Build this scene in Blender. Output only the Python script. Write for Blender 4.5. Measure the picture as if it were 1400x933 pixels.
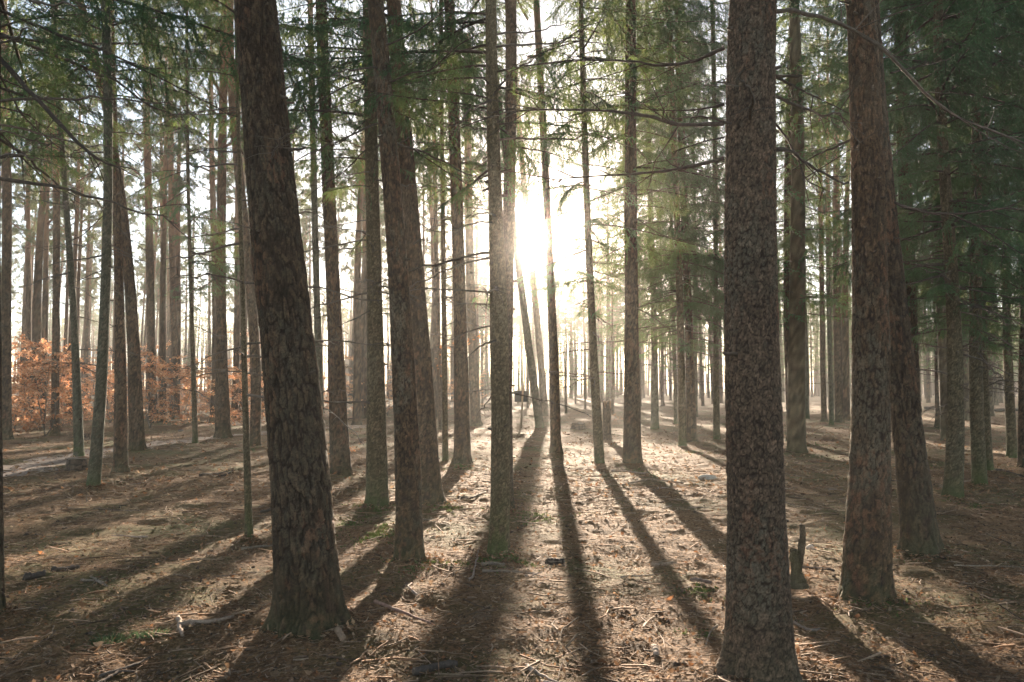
import bpy, math, random
import numpy as np
from mathutils import Vector

# ------------------------------------------------------------------ scene, camera, light
sc = bpy.context.scene
for o in list(bpy.data.objects):
    bpy.data.objects.remove(o)
col = sc.collection

F, CX, CY, HZ, CAMH = 1089.0, 700.0, 466.5, 530.0, 1.6      # photo pixels (1400 x 933) and eye height
PITCH = math.atan((HZ - CY) / F)
cam_d = bpy.data.cameras.new('camera')
cam = bpy.data.objects.new('camera', cam_d); col.objects.link(cam)
cam_d.sensor_width = 36.0; cam_d.lens = 36.0 * F / 1400.0
cam_d.clip_start = 0.05; cam_d.clip_end = 3000.0
cam.location = (0, 0, CAMH); cam.rotation_euler = (math.pi / 2 + PITCH, 0, 0)
sc.camera = cam

SUN_EL, SUN_AZ = math.radians(10.75), math.radians(2.02)
SUN = Vector((math.sin(SUN_AZ) * math.cos(SUN_EL), math.cos(SUN_AZ) * math.cos(SUN_EL), math.sin(SUN_EL)))
world = bpy.data.worlds.new('World'); sc.world = world; world.use_nodes = True
wn = world.node_tree.nodes; wl = world.node_tree.links
sky = wn.new('ShaderNodeTexSky'); sky.sky_type = 'NISHITA'; sky.sun_disc = False
sky.sun_elevation = SUN_EL; sky.sun_rotation = SUN_AZ
sky.air_density = 0.4; sky.dust_density = 0.15; sky.ozone_density = 0.3; sky.altitude = 200
wb = wn.new('ShaderNodeMix'); wb.data_type = 'RGBA'; wb.blend_type = 'MULTIPLY'     # daylight white balance, even over the whole sky
wb.inputs[0].default_value = 1.0; wb.inputs[7].default_value = (1.0, 0.84, 0.61, 1)
wl.new(sky.outputs[0], wb.inputs[6]); wl.new(wb.outputs[2], wn['Background'].inputs['Color'])
wn['Background'].inputs['Strength'].default_value = 0.085
sun_d = bpy.data.lights.new('sun', 'SUN'); sun_d.energy = 5.0; sun_d.angle = math.radians(0.53)
sun_d.color = (1.0, 0.82, 0.63)
sun = bpy.data.objects.new('sun', sun_d); col.objects.link(sun)
sun.rotation_euler = SUN.to_track_quat('Z', 'Y').to_euler()
sun.location = SUN * 60

sc.view_settings.view_transform = 'Standard'; sc.view_settings.look = 'None'
sc.view_settings.exposure = 2.85; sc.view_settings.gamma = 1.0
sc.view_settings.use_curve_mapping = False
cy = sc.cycles
cy.use_denoising = True; cy.denoiser = 'OPENIMAGEDENOISE'
cy.use_adaptive_sampling = False
cy.max_bounces = 6; cy.diffuse_bounces = 3; cy.glossy_bounces = 2; cy.transmission_bounces = 3
cy.volume_bounces = 0; cy.use_light_tree = False; cy.denoising_prefilter = 'ACCURATE'; cy.transparent_max_bounces = 4
cy.caustics_reflective = False; cy.caustics_refractive = False
cy.sample_clamp_indirect = 6.0
HAZE_DENSITY, HAZE_G = 0.00120, 0.34

rng = np.random.default_rng(7)

# ------------------------------------------------------------------ pixel helpers
cp, sp = math.cos(PITCH), math.sin(PITCH)
def ray(px, py):
    a, b = (px - CX) / F, (CY - py) / F
    return np.array([a, cp - b * sp, sp + b * cp])
def ground_at(px, py):
    d = ray(px, py); t = -CAMH / d[2]
    return d[0] * t, d[1] * t
def at_depth(px, py, Y):
    d = ray(px, py); t = Y / d[1]
    return np.array([d[0] * t, Y, CAMH + d[2] * t])

# ------------------------------------------------------------------ noise
def hsh(i, j, s):
    i = np.asarray(i).astype(np.int64); j = np.asarray(j).astype(np.int64)
    n = (i * 374761393 + j * 668265263 + s * 974634611) & 0xffffffff
    n = ((n ^ (n >> 13)) * 1274126177) & 0xffffffff
    n = ((n ^ (n >> 16)) * 2246822519) & 0xffffffff
    return ((n ^ (n >> 15)) & 0xffffff) / float(0xffffff)
def vnoise(x, y, s, per=None):
    x = np.asarray(x, float); y = np.asarray(y, float)
    xi, yi = np.floor(x), np.floor(y); fx, fy = x - xi, y - yi
    fx = fx * fx * (3 - 2 * fx); fy = fy * fy * (3 - 2 * fy)
    x0, x1 = (xi, xi + 1) if per is None else (np.mod(xi, per), np.mod(xi + 1, per))
    a = hsh(x0, yi, s) * (1 - fx) + hsh(x1, yi, s) * fx
    b = hsh(x0, yi + 1, s) * (1 - fx) + hsh(x1, yi + 1, s) * fx
    return a * (1 - fy) + b * fy
def sstep(a, b, x):
    t = np.clip((x - a) / (b - a), 0, 1); return t * t * (3 - 2 * t)
def voronoi(u, v, s, per):
    ui, vi = np.floor(u), np.floor(v)
    f1 = np.full(u.shape, 9.0); f2 = np.full(u.shape, 9.0)
    cid = np.zeros(u.shape); dv1 = np.zeros(u.shape); du1 = np.zeros(u.shape)
    for a in (-1, 0, 1):
        for b in (-1, 0, 1):
            ci, cj = ui + a, vi + b
            cm = np.mod(ci, per)
            du = ci + .1 + .8 * hsh(cm, cj, s) - u
            dv = cj + .1 + .8 * hsh(cm, cj, s + 1) - v
            d = np.sqrt(du * du + dv * dv)
            near = d < f1
            f2 = np.where(near, f1, np.minimum(f2, d))
            cid = np.where(near, hsh(cm, cj, s + 2), cid)
            dv1 = np.where(near, dv, dv1); du1 = np.where(near, du, du1)
            f1 = np.where(near, d, f1)
    return f2 - f1, cid, du1, dv1

MOUNDS = []
def terrain(x, y, fine=True):
    x = np.asarray(x, float); y = np.asarray(y, float)
    z = .16 * (vnoise(x / 7, y / 7, 11) - .5) + .10 * (vnoise(x / 2.3, y / 2.3, 12) - .5)
    if fine:
        z = z + .05 * (vnoise(x / .55, y / .55, 13) - .5) + .036 * (vnoise(x / .2, y / .2, 14) - .5) + .018 * (vnoise(x / .08, y / .08, 15) - .5)
    for mx, my, mr in MOUNDS:
        z = z + .07 * np.exp(-((x - mx) ** 2 + (y - my) ** 2) / (2 * (mr * 1.9) ** 2))
    return z
def tz(x, y):
    return float(terrain(np.array([x]), np.array([y]), False)[0])

# ------------------------------------------------------------------ mesh helpers
def make_mesh(name, V, faces, mats, midx=None, cols=None, smooth=True):
    """faces: list of int arrays (M,3) / (M,4)"""
    me = bpy.data.meshes.new(name)
    V = np.asarray(V, np.float32)
    faces = [np.asarray(f, np.int32) for f in faces if len(f)]
    nl = sum(f.size for f in faces); nf = sum(len(f) for f in faces)
    me.vertices.add(len(V)); me.vertices.foreach_set('co', V.ravel())
    me.loops.add(nl); me.loops.foreach_set('vertex_index', np.concatenate([f.ravel() for f in faces]))
    tot = np.concatenate([np.full(len(f), f.shape[1], np.int32) for f in faces])
    st = np.concatenate([[0], np.cumsum(tot)[:-1]]).astype(np.int32)
    me.polygons.add(nf); me.polygons.foreach_set('loop_start', st); me.polygons.foreach_set('loop_total', tot)
    for m in mats: me.materials.append(m)
    if midx is not None:
        me.polygons.foreach_set('material_index', np.concatenate([np.asarray(m, np.int32) for m in midx if len(m)]))
    me.polygons.foreach_set('use_smooth', np.full(nf, smooth))
    if cols is not None:
        a = me.attributes.new('tint', 'FLOAT_COLOR', 'POINT')
        c4 = np.ones((len(V), 4), np.float32); c4[:, :3] = cols
        a.data.foreach_set('color', c4.ravel())
    me.update(calc_edges=True)
    return me
def tube(P, R, sides):
    P = np.asarray(P, float); R = np.asarray(R, float); n = len(P)
    T = np.gradient(P, axis=0); T /= np.linalg.norm(T, axis=1)[:, None] + 1e-9
    ref = np.where(np.abs(T[:, 2:3]) > .9, np.array([[1., 0, 0]]), np.array([[0, 0, 1.]]))
    A = np.cross(T, ref); A /= np.linalg.norm(A, axis=1)[:, None] + 1e-9
    B = np.cross(T, A)
    th = np.linspace(0, 2 * np.pi, sides, endpoint=False)
    V = P[:, None] + R[:, None, None] * (np.cos(th)[None, :, None] * A[:, None] + np.sin(th)[None, :, None] * B[:, None])
    i = np.arange(n - 1)[:, None] * sides; j = np.arange(sides)[None]; k = (j + 1) % sides
    Fq = np.stack([i + j, i + k, i + sides + k, i + sides + j], -1).reshape(-1, 4)
    return V.reshape(-1, 3), Fq
class Geo:
    def __init__(s): s.V = []; s.Q = []; s.T = []; s.qm = []; s.tm = []; s.C = []; s.n = 0
    def add(s, V, F_, m=0, c=None):
        V = np.asarray(V, float); F_ = np.asarray(F_, np.int64)
        if len(F_) == 0: return
        s.V.append(V)
        (s.Q if F_.shape[1] == 4 else s.T).append(F_ + s.n)
        (s.qm if F_.shape[1] == 4 else s.tm).append(np.full(len(F_), m))
        cc = np.ones((len(V), 3)) * .5
        if c is not None: cc[:] = c
        s.C.append(cc); s.n += len(V)
    def tube(s, P, R, sides=5, m=0, c=None):
        V, Fq = tube(P, R, sides); s.add(V, Fq, m, c)
    def cap(s, P, R, sides, m=0, c=None):       # tube with closed ends
        P = np.asarray(P, float); R = np.asarray(R, float)
        d0 = P[0] - (P[1] - P[0]) * .001; d1 = P[-1] + (P[-1] - P[-2]) * .001
        s.tube(np.vstack([d0, P, d1]), np.concatenate([[R[0] * .02], R, [R[-1] * .02]]), sides, m, c)
    def mesh(s, name, mats, smooth=True):
        fs, ms = [], []
        if s.Q: fs.append(np.concatenate(s.Q)); ms.append(np.concatenate(s.qm))
        if s.T: fs.append(np.concatenate(s.T)); ms.append(np.concatenate(s.tm))
        return make_mesh(name, np.concatenate(s.V), fs, mats, ms, np.concatenate(s.C), smooth)
def link(name, me, parent=None, loc=(0, 0, 0), rot=(0, 0, 0), scale=(1, 1, 1)):
    o = bpy.data.objects.new(name, me); col.objects.link(o)
    o.location = loc; o.rotation_euler = rot; o.scale = scale
    if parent is not None: o.parent = parent
    return o
def tag(o, label=None, cat=None, group=None, kind=None):
    if label: o['label'] = label
    if cat: o['category'] = cat
    if group: o['group'] = group
    if kind: o['kind'] = kind
    return o
def empty(name, loc, rz=0):
    o = bpy.data.objects.new(name, None); col.objects.link(o)
    o.location = loc; o.rotation_euler = (0, 0, rz); o.empty_display_size = .2
    return o

# ------------------------------------------------------------------ materials
def new_mat(name):
    m = bpy.data.materials.new(name); m.use_nodes = True
    nt = m.node_tree; nt.nodes.clear()
    return m, nt, nt.nodes.new('ShaderNodeOutputMaterial')
def nd(nt, t, **kw):
    n = nt.nodes.new(t)
    for k, v in kw.items():
        if k in n.inputs: n.inputs[k].default_value = v
        else: setattr(n, k, v)
    return n
def tinted(name, rough=.9, nscale=60., var=.35, bump=.4, bscale=120., obj_var=.12, transl=0., tcol=None, spec=.2):
    """surface whose colour is the mesh's own tint, broken up by noise"""
    m, nt, out = new_mat(name); L = nt.links.new
    at = nd(nt, 'ShaderNodeAttribute', attribute_name='tint')
    tc = nd(nt, 'ShaderNodeTexCoord')
    nz = nd(nt, 'ShaderNodeTexNoise', Scale=nscale, Detail=4., Roughness=.65); L(tc.outputs['Object'], nz.inputs['Vector'])
    mr = nd(nt, 'ShaderNodeMapRange'); mr.inputs[1].default_value = .3; mr.inputs[2].default_value = .7
    mr.inputs[3].default_value = 1 - var; mr.inputs[4].default_value = 1 + var; L(nz.outputs['Fac'], mr.inputs[0])
    oi = nd(nt, 'ShaderNodeObjectInfo')
    m2 = nd(nt, 'ShaderNodeMapRange'); m2.inputs[3].default_value = 1 - obj_var; m2.inputs[4].default_value = 1 + obj_var
    L(oi.outputs['Random'], m2.inputs[0])
    mu = nd(nt, 'ShaderNodeMath', operation='MULTIPLY'); L(mr.outputs[0], mu.inputs[0]); L(m2.outputs[0], mu.inputs[1])
    vm = nd(nt, 'ShaderNodeVectorMath', operation='SCALE'); L(at.outputs['Color'], vm.inputs[0]); L(mu.outputs[0], vm.inputs['Scale'])
    bs = nd(nt, 'ShaderNodeBsdfPrincipled', Roughness=rough); bs.inputs['Specular IOR Level'].default_value = spec
    L(vm.outputs[0], bs.inputs['Base Color'])
    if bump:
        nb = nd(nt, 'ShaderNodeTexNoise', Scale=bscale, Detail=5., Roughness=.7); L(tc.outputs['Object'], nb.inputs['Vector'])
        bp = nd(nt, 'ShaderNodeBump', Strength=bump, Distance=.01); L(nb.outputs['Fac'], bp.inputs['Height']); L(bp.outputs[0], bs.inputs['Normal'])
    if transl:
        tr = nd(nt, 'ShaderNodeBsdfTranslucent')
        if tcol is None: L(vm.outputs[0], tr.inputs['Color'])
        else:
            v2 = nd(nt, 'ShaderNodeVectorMath', operation='SCALE'); v2.inputs[0].default_value = tcol
            L(mu.outputs[0], v2.inputs['Scale']); L(v2.outputs[0], tr.inputs['Color'])
        mx = nd(nt, 'ShaderNodeMixShader', Fac=transl); L(bs.outputs[0], mx.inputs[1]); L(tr.outputs[0], mx.inputs[2])
        L(mx.outputs[0], out.inputs[0])
    else: L(bs.outputs[0], out.inputs[0])
    return m
M_BARK = tinted('bark', .9, 90., .4, .9, 200., .12)
M_TWIG = tinted('branch_wood', .9, 40., .3, .3, 90., .2)
M_NEEDLE = tinted('spruce_needles', .6, 3., .35, 0, 1, .22, .38, (.16, .19, .045), .3)
M_PINE = tinted('pine_needles', .6, 2., .35, 0, 1, .2, .35, (.12, .14, .04), .3)
M_BEECH = tinted('dry_beech_leaves', .8, 4., .3, 0, 1, .15, .55, None, .15)
M_LITTER = tinted('leaf_litter', .85, 30., .3, 0, 1, 0, .33, None, .15)
M_WOOD = tinted('dead_wood', .9, 50., .35, .4, 90., .25)
M_MOSS = tinted('moss', .9, 12., .3, 0, 1, 0, .3, None, .1)
M_STONE = tinted('stone', .85, 20., .25, .4, 40., .1)
def flat_mat(name, c, rough=.6):
    m, nt, out = new_mat(name)
    tc = nd(nt, 'ShaderNodeTexCoord'); nz = nd(nt, 'ShaderNodeTexNoise', Scale=25., Detail=3.); nt.links.new(tc.outputs['Object'], nz.inputs['Vector'])
    cr = nd(nt, 'ShaderNodeValToRGB'); cr.color_ramp.elements[0].color = (*[x * .7 for x in c], 1); cr.color_ramp.elements[1].color = (*[x * 1.2 for x in c], 1)
    nt.links.new(nz.outputs['Fac'], cr.inputs[0])
    b = nd(nt, 'ShaderNodeBsdfPrincipled', Roughness=rough); nt.links.new(cr.outputs[0], b.inputs['Base Color']); nt.links.new(b.outputs[0], out.inputs[0])
    return m
M_BLACK = flat_mat('dark_board', (.012, .013, .014), .5)

def ground_mat():
    m, nt, out = new_mat('forest_floor'); L = nt.links.new
    tc = nd(nt, 'ShaderNodeTexCoord')
    def noise(sc_, d=5., r=.65):
        n = nd(nt, 'ShaderNodeTexNoise', Scale=sc_, Detail=d, Roughness=r); L(tc.outputs['Object'], n.inputs['Vector']); return n
    def ramp(src, stops):
        r = nd(nt, 'ShaderNodeValToRGB'); e = r.color_ramp.elements
        while len(e) < len(stops): e.new(.5)
        for el, (p, c) in zip(e, stops): el.position = p; el.color = (*c, 1)
        L(src, r.inputs[0]); return r
    fine = ramp(noise(28., 8., .75).outputs['Fac'], [(.30, (.036, .024, .013)), (.46, (.130, .080, .042)), (.58, (.25, .155, .085)), (.72, (.39, .265, .155))])
    big = ramp(noise(.55, 4.).outputs['Fac'], [(.35, (.75, .70, .66)), (.65, (1.15, 1.1, 1.05))])
    mul = nd(nt, 'ShaderNodeMix', data_type='RGBA', blend_type='MULTIPLY'); mul.inputs[0].default_value = 1.
    L(fine.outputs[0], mul.inputs[6]); L(big.outputs[0], mul.inputs[7])
    mossf = ramp(noise(.38, 5., .7).outputs['Fac'], [(.47, (0, 0, 0)), (.62, (.75, .75, .75))])
    mossc = ramp(noise(35., 6.).outputs['Fac'], [(.3, (.035, .042, .014)), (.7, (.13, .135, .045))])
    mx = nd(nt, 'ShaderNodeMix', data_type='RGBA'); L(mossf.outputs[0], mx.inputs[0]); L(mul.outputs[2], mx.inputs[6]); L(mossc.outputs[0], mx.inputs[7])
    b = nd(nt, 'ShaderNodeBsdfPrincipled', Roughness=.95); b.inputs['Specular IOR Level'].default_value = .1
    L(mx.outputs[2], b.inputs['Base Color'])
    bp = nd(nt, 'ShaderNodeBump', Strength=.8, Distance=.03); L(noise(45., 8., .75).outputs['Fac'], bp.inputs['Height']); L(bp.outputs[0], b.inputs['Normal'])
    L(b.outputs[0], out.inputs[0]); return m
M_GROUND = ground_mat()
def path_mat():
    m, nt, out = new_mat('sandy_path'); L = nt.links.new
    tc = nd(nt, 'ShaderNodeTexCoord'); n = nd(nt, 'ShaderNodeTexNoise', Scale=9., Detail=7., Roughness=.7); L(tc.outputs['Object'], n.inputs['Vector'])
    r = nd(nt, 'ShaderNodeValToRGB'); e = r.color_ramp.elements
    e[0].position = .3; e[0].color = (.16, .11, .08, 1); e[1].position = .7; e[1].color = (.33, .24, .18, 1); L(n.outputs['Fac'], r.inputs[0])
    b = nd(nt, 'ShaderNodeBsdfPrincipled', Roughness=.95); L(r.outputs[0], b.inputs['Base Color'])
    bp = nd(nt, 'ShaderNodeBump', Strength=.5, Distance=.02); L(n.outputs['Fac'], bp.inputs['Height']); L(bp.outputs[0], b.inputs['Normal'])
    L(b.outputs[0], out.inputs[0]); return m

# ------------------------------------------------------------------ trunks
STYLES = {  # cw, ch, depth, flake cw, ch, depth, plate A, plate B, fissure
    'furrow': (.044, .19, .015, .022, .052, .0050, (.056, .038, .024), (.090, .059, .036), (.020, .014, .010)),
    'flake':  (.032, .050, .0062, .016, .023, .0048, (.108, .080, .058), (.165, .114, .078), (.030, .019, .014)),
    'pine':   (.040, .13, .010, .021, .042, .0045, (.074, .048, .030), (.118, .074, .043), (.024, .016, .012)),
    'spruce': (.034, .038, .0035, .02, .02, .0022, (.110, .088, .052), (.150, .116, .068), (.045, .034, .020)),
    'mossy':  (.06, .12, .004, .03, .03, .002, (.075, .078, .05), (.10, .095, .065), (.035, .035, .024)),
}
def trunk_mesh(name, ax, rf, H, zdet, dz, sides, style, seed, orange0=6.5, moss=.6, lichen=.25):
    cw, ch, dep, fw, fh, fd, ca, cb, cf = STYLES[style]
    z = np.concatenate([np.arange(-.14, zdet, dz), np.arange(zdet, H, .6), [H]])
    R0 = float(rf(np.array([1.3]))[0])
    coarse = max(1., 2 * np.pi * R0 / sides / (cw / 3.2))       # far trunks: keep plates resolvable
    cw, ch, fw, fh = cw * coarse, ch * coarse ** .7, fw * coarse, fh * coarse
    th = np.linspace(0, 2 * np.pi, sides, endpoint=False)
    TH, Z = np.meshgrid(th, z); U = TH / (2 * np.pi)
    n1 = max(5, round(2 * np.pi * R0 / cw)); n2 = max(7, round(2 * np.pi * R0 / fw))
    w1 = (vnoise(U * n1 * 1.0, Z / ch * 1.2, seed + 5, n1) - .5) * 1.1 + (vnoise(U * n1 * 3, Z / ch * 4, seed + 7, n1 * 3) - .5) * (.2 if style == 'flake' else .45)
    w2 = (vnoise(U * n1 * 1.0, Z / ch * 1.2, seed + 6, n1) - .5) * .9 + (vnoise(U * n1 * 3, Z / ch * 4, seed + 8, n1 * 3) - .5) * (.2 if style == 'flake' else .4)
    # plates get smaller and flatter higher up
    e1, c1, du, dv = voronoi(U * n1 + w1, Z / ch + w2, seed, n1)
    e2, c2, du2, dv2 = voronoi(U * n2 + w1 * 1.3, Z / fh + w2 * 1.5, seed + 20, n2)
    up = sstep(1.2, 5.5, Z)
    fw_ = .10 + .22 * vnoise(U * n1, Z / ch / 1.5, seed + 9, n1)
    pl = sstep(0, 1, np.clip(e1 / fw_, 0, 1)); fl = sstep(.0, .25, e2)
    big = pl * (.75 + .5 * c1) + .28 * dv
    sml = fl * (.5 + .9 * c2) + .45 * dv2
    d1 = dep * (1 - .6 * up); d2 = fd * (1 + .3 * up)
    disp = d1 * (big - .7) + d2 * (sml - .6) * (1 + 0 * Z) + .5 * fd * (vnoise(U * n2 * 3, Z / fh * 2, seed + 31, n2 * 3) - .5)
    r = rf(Z)
    k = 3 + seed % 3
    lob = .5 + .5 * np.sin(TH * k + seed) * .7 + .3 * np.sin(TH * (k + 2) + 2 * seed)
    r = r * (1 + (.14 + .75 * np.clip(lob, 0, 1) ** 1.5) * (.4 if style in ('spruce', 'mossy') else .75) * np.exp(-np.maximum(Z + .02, 0) / .12) + .05 * np.exp(-np.maximum(Z, 0) / .4))
    r = r * (1 + .035 * (vnoise(U * 4, Z / .5, seed + 40, 4) - .5) * 2)
    rr = np.maximum(r + disp * np.minimum(1, r / .09), .01)
    X, Y = ax(Z)
    V = np.stack([X + rr * np.cos(TH), Y + rr * np.sin(TH), Z], -1)
    nr = len(z)
    i = np.arange(nr - 1)[:, None] * sides; j = np.arange(sides)[None]; kk = (j + 1) % sides
    Q = np.stack([i + j, i + kk, i + sides + kk, i + sides + j], -1).reshape(-1, 4)
    # colour of plates, fissures, lichen, moss
    tone = np.clip(.55 * c1 + .6 * c2 - .1, 0, 1)[..., None]
    C = (np.array(ca) * (1 - tone) + np.array(cb) * tone) * (.62 + .22 * c1[..., None] + .5 * c2[..., None]) * (.7 + .6 * vnoise(U * n2 * 2, Z / fh * 1.5, seed + 33, n2 * 2)[..., None])
    fis = (np.clip(pl * (.45 + .55 * fl), 0, 1) * (1 - .3 * up) + .3 * up)[..., None]
    C = np.array(cf) * (1 - fis) + C * fis
    if orange0 is not None:
        og = sstep(orange0, orange0 + 6, Z + 2 * (vnoise(U * 5, Z / 1.1, seed + 50, 5) - .5))[..., None] * .8
        C = C * (1 - og) + np.array((.27, .145, .085)) * (.75 + .5 * c2[..., None]) * og
    red = sstep(.72, .95, c2 * .5 + .6 * vnoise(U * 6, Z / .35, seed + 52, 6))[..., None] * (.42 if style in ('flake', 'furrow', 'pine') else .15)
    C = C * (1 - red) + np.array((.19, .092, .055)) * red
    nn = vnoise(U * n1, Z / .09, seed + 60, n1)
    li = lichen * sstep(.45, .8, vnoise(U * 4, Z / .6, seed + 61, 4) * .6 + .45 * nn) * sstep(.3, .9, fis[..., 0])
    C = C * (1 - li[..., None]) + np.array((.145, .145, .110)) * li[..., None]
    mo = moss * np.exp(-np.maximum(Z, 0) / (.16 + .22 * vnoise(U * 5, Z * 0, seed + 62, 5))) * sstep(.25, .7, nn + .25)
    C = C * (1 - mo[..., None]) + np.array((.055, .085, .02)) * mo[..., None]
    return make_mesh(name, V.reshape(-1, 3), [Q], [M_BARK], None, C.reshape(-1, 3))

# ------------------------------------------------------------------ boughs, crowns
def needles(P0, P1, r_, step, nlen, nw, per=3, fwd=.75):
    """triangular needles along shoot segments P0->P1"""
    d = P1 - P0; ln = np.linalg.norm(d, axis=1) + 1e-6
    cnt = np.maximum(1, (ln / step).astype(int)) * per
    idx = np.repeat(np.arange(len(P0)), cnt); n = len(idx)
    t = r_.random(n)[:, None]
    B = P0[idx] + d[idx] * t; D = (d / ln[:, None])[idx]
    rv = r_.normal(size=(n, 3)); rv[:, 2] *= .7
    per_ = rv - (rv * D).sum(1)[:, None] * D; per_ /= np.linalg.norm(per_, axis=1)[:, None] + 1e-6
    N = D * fwd + per_ * (1 - fwd * .35); N /= np.linalg.norm(N, axis=1)[:, None]
    L_ = nlen * (.7 + .6 * r_.random(n))[:, None]
    W = np.cross(N, r_.normal(size=(n, 3))); W /= np.linalg.norm(W, axis=1)[:, None] + 1e-6
    w = nw * (.8 + .4 * r_.random(n))[:, None] * .5
    V = np.empty((n * 3, 3)); V[0::3] = B - W * w; V[1::3] = B + W * w; V[2::3] = B + N * L_
    return V, np.arange(n * 3).reshape(-1, 3), n
def shoots(r_, L, dens, droop=.75, drop=.15, sub=.07):
    s = np.linspace(0, 1, 13)
    bend = r_.normal(0, .12)
    axis = np.stack([L * s, L * bend * s * s, L * (.10 * s - (.30 + .16 * r_.random()) * s ** 2 + .20 * s ** 3)], -1)
    A0, A1, thick = [], [], []
    def axp(t): return np.array([np.interp(t, s, axis[:, k]) for k in range(3)])
    step = dens / L; t = .10 + r_.random() * .05; side = 1
    while t < 1:
        p = axp(t); q = axp(min(1, t + .03)); fw = q - axp(t - .03); fw /= np.linalg.norm(fw) + 1e-6
        if r_.random() > drop:
            ll = (.36 * L * (1 - t) ** .75 * min(1, t * 5 + .3) + .10) * (.7 + .5 * r_.random())
            ang = math.radians(52 + 16 * r_.normal())
            sv = np.array([-fw[1], fw[0], 0]) * side
            dr = fw * math.cos(ang) + sv * math.sin(ang)
            n = max(3, int(ll / sub)); pts = [p]
            for k in range(1, n + 1):
                f_ = k / n
                pts.append(p + dr * ll * f_ * (1 - .2 * f_) - np.array([0, 0, droop * ll * f_ ** 1.6 * (.7 + .5 * r_.random())]))
            for k in range(n):
                A0.append(pts[k]); A1.append(pts[k + 1]); thick.append(1)
                if r_.random() > .25:
                    for sd in (-1, 1):
                        if r_.random() < .2: continue
                        dd = (pts[k + 1] - pts[k]); dd /= np.linalg.norm(dd) + 1e-6
                        sv2 = np.cross(dd, [0, 0, 1.]) * sd; sl = (.05 + .10 * r_.random()) * (1 - .5 * k / n)
                        e = pts[k] + (dd * .6 + sv2 * .75 + np.array([0, 0, -.35 - .3 * r_.random()])) * sl
                        A0.append(pts[k]); A1.append(e); thick.append(0)
        t += step * (.7 + .6 * r_.random()); side = -side
    return axis, np.array(A0), np.array(A1), np.array(thick)
NEED_C = np.array((.022, .120, .064))
def bough_mesh(seed, L=2.0, live=1.0):
    r_ = np.random.default_rng(seed); g = Geo()
    axis, A0, A1, th = shoots(r_, L, .062)
    g.tube(axis, np.linspace(.017, .003, len(axis)), 5, 0, (.075, .058, .045))
    for k in np.where(th == 1)[0]:
        g.tube(np.stack([A0[k], A1[k]]), [.0028, .0022], 3, 0, (.085, .065, .045))
    # inner part of the bough is bare, green towards the tip
    inner = np.hypot(A0[:, 0], A0[:, 1]) / L
    keep = r_.random(len(A0)) < np.clip((inner - .08) * 5, .05, 1) * live
    V, T, n = needles(A0[keep], A1[keep], r_, .0075, .023, .0052, 3)
    c = NEED_C * (.7 + .7 * r_.random((n, 1))) * np.array([1 + .25 * r_.random(), 1, 1])
    g.add(V, T, 1, np.repeat(c, 3, 0))
    k2 = ~keep
    for k in np.where(k2 & (th == 0))[0][::2]:
        g.tube(np.stack([A0[k], A1[k]]), [.0018, .001], 3, 0, (.09, .072, .055))
    return g.mesh('bough', [M_TWIG, M_NEEDLE])
def bare_mesh(seed, L=1.5, twigs=14, r0=.011, rise=0.):
    r_ = np.random.default_rng(seed); g = Geo()
    n = 14; s = np.linspace(0, 1, n)
    w = np.cumsum(r_.normal(0, .022, (n, 3)), 0) * L
    ax_ = np.stack([L * s, 0 * s, L * (rise * s - .22 * s ** 2 + .1 * r_.random() * s ** 3)], -1) + w * s[:, None]
    c = np.array((.085, .070, .058)) * (.7 + .6 * r_.random())
    g.tube(ax_, r0 * (1 - s) ** .8 + .0022, 6, 0, c)
    for k in range(twigs):
        t = .15 + .83 * r_.random(); p = np.array([np.interp(t, s, ax_[:, q]) for q in range(3)])
        ll = (.14 + .42 * r_.random()) * L * (1.1 - t) * .75
        a = r_.choice([-1, 1]) * math.radians(35 + 35 * r_.random())
        d = np.array([math.cos(a), math.sin(a), r_.normal(-.15, .3)])
        m = 6; q = np.linspace(0, 1, m)[:, None]
        P = p + d * ll * q + np.cumsum(r_.normal(0, .035, (m, 3)), 0) * ll * q - np.array([0, 0, .15]) * ll * q ** 2
        g.tube(P, np.linspace(.0034, .0011, m), 4, 0, c * .9)
        for u in range(2):
            f_ = int(r_.integers(2, m - 1)); d2 = d + r_.normal(0, .6, 3); l2 = ll * .35 * r_.random()
            P2 = P[f_] + d2 * l2 * np.linspace(0, 1, 3)[:, None]
            g.tube(P2, [.0018, .0014, .0009], 3, 0, c * .9)
    return g.mesh('dead_branch', [M_TWIG])
BOUGHS = [bough_mesh(100 + i, L) for i, L in enumerate((2.2, 1.9, 2.0, 1.7, 2.3, 1.5, 1.8))]
BARE = [bare_mesh(200 + i, L, t) for i, (L, t) in enumerate(((1.5, 14), (1.2, 10), (1.8, 20), (1.0, 6), (1.6, 16), (.8, 5)))]

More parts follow.
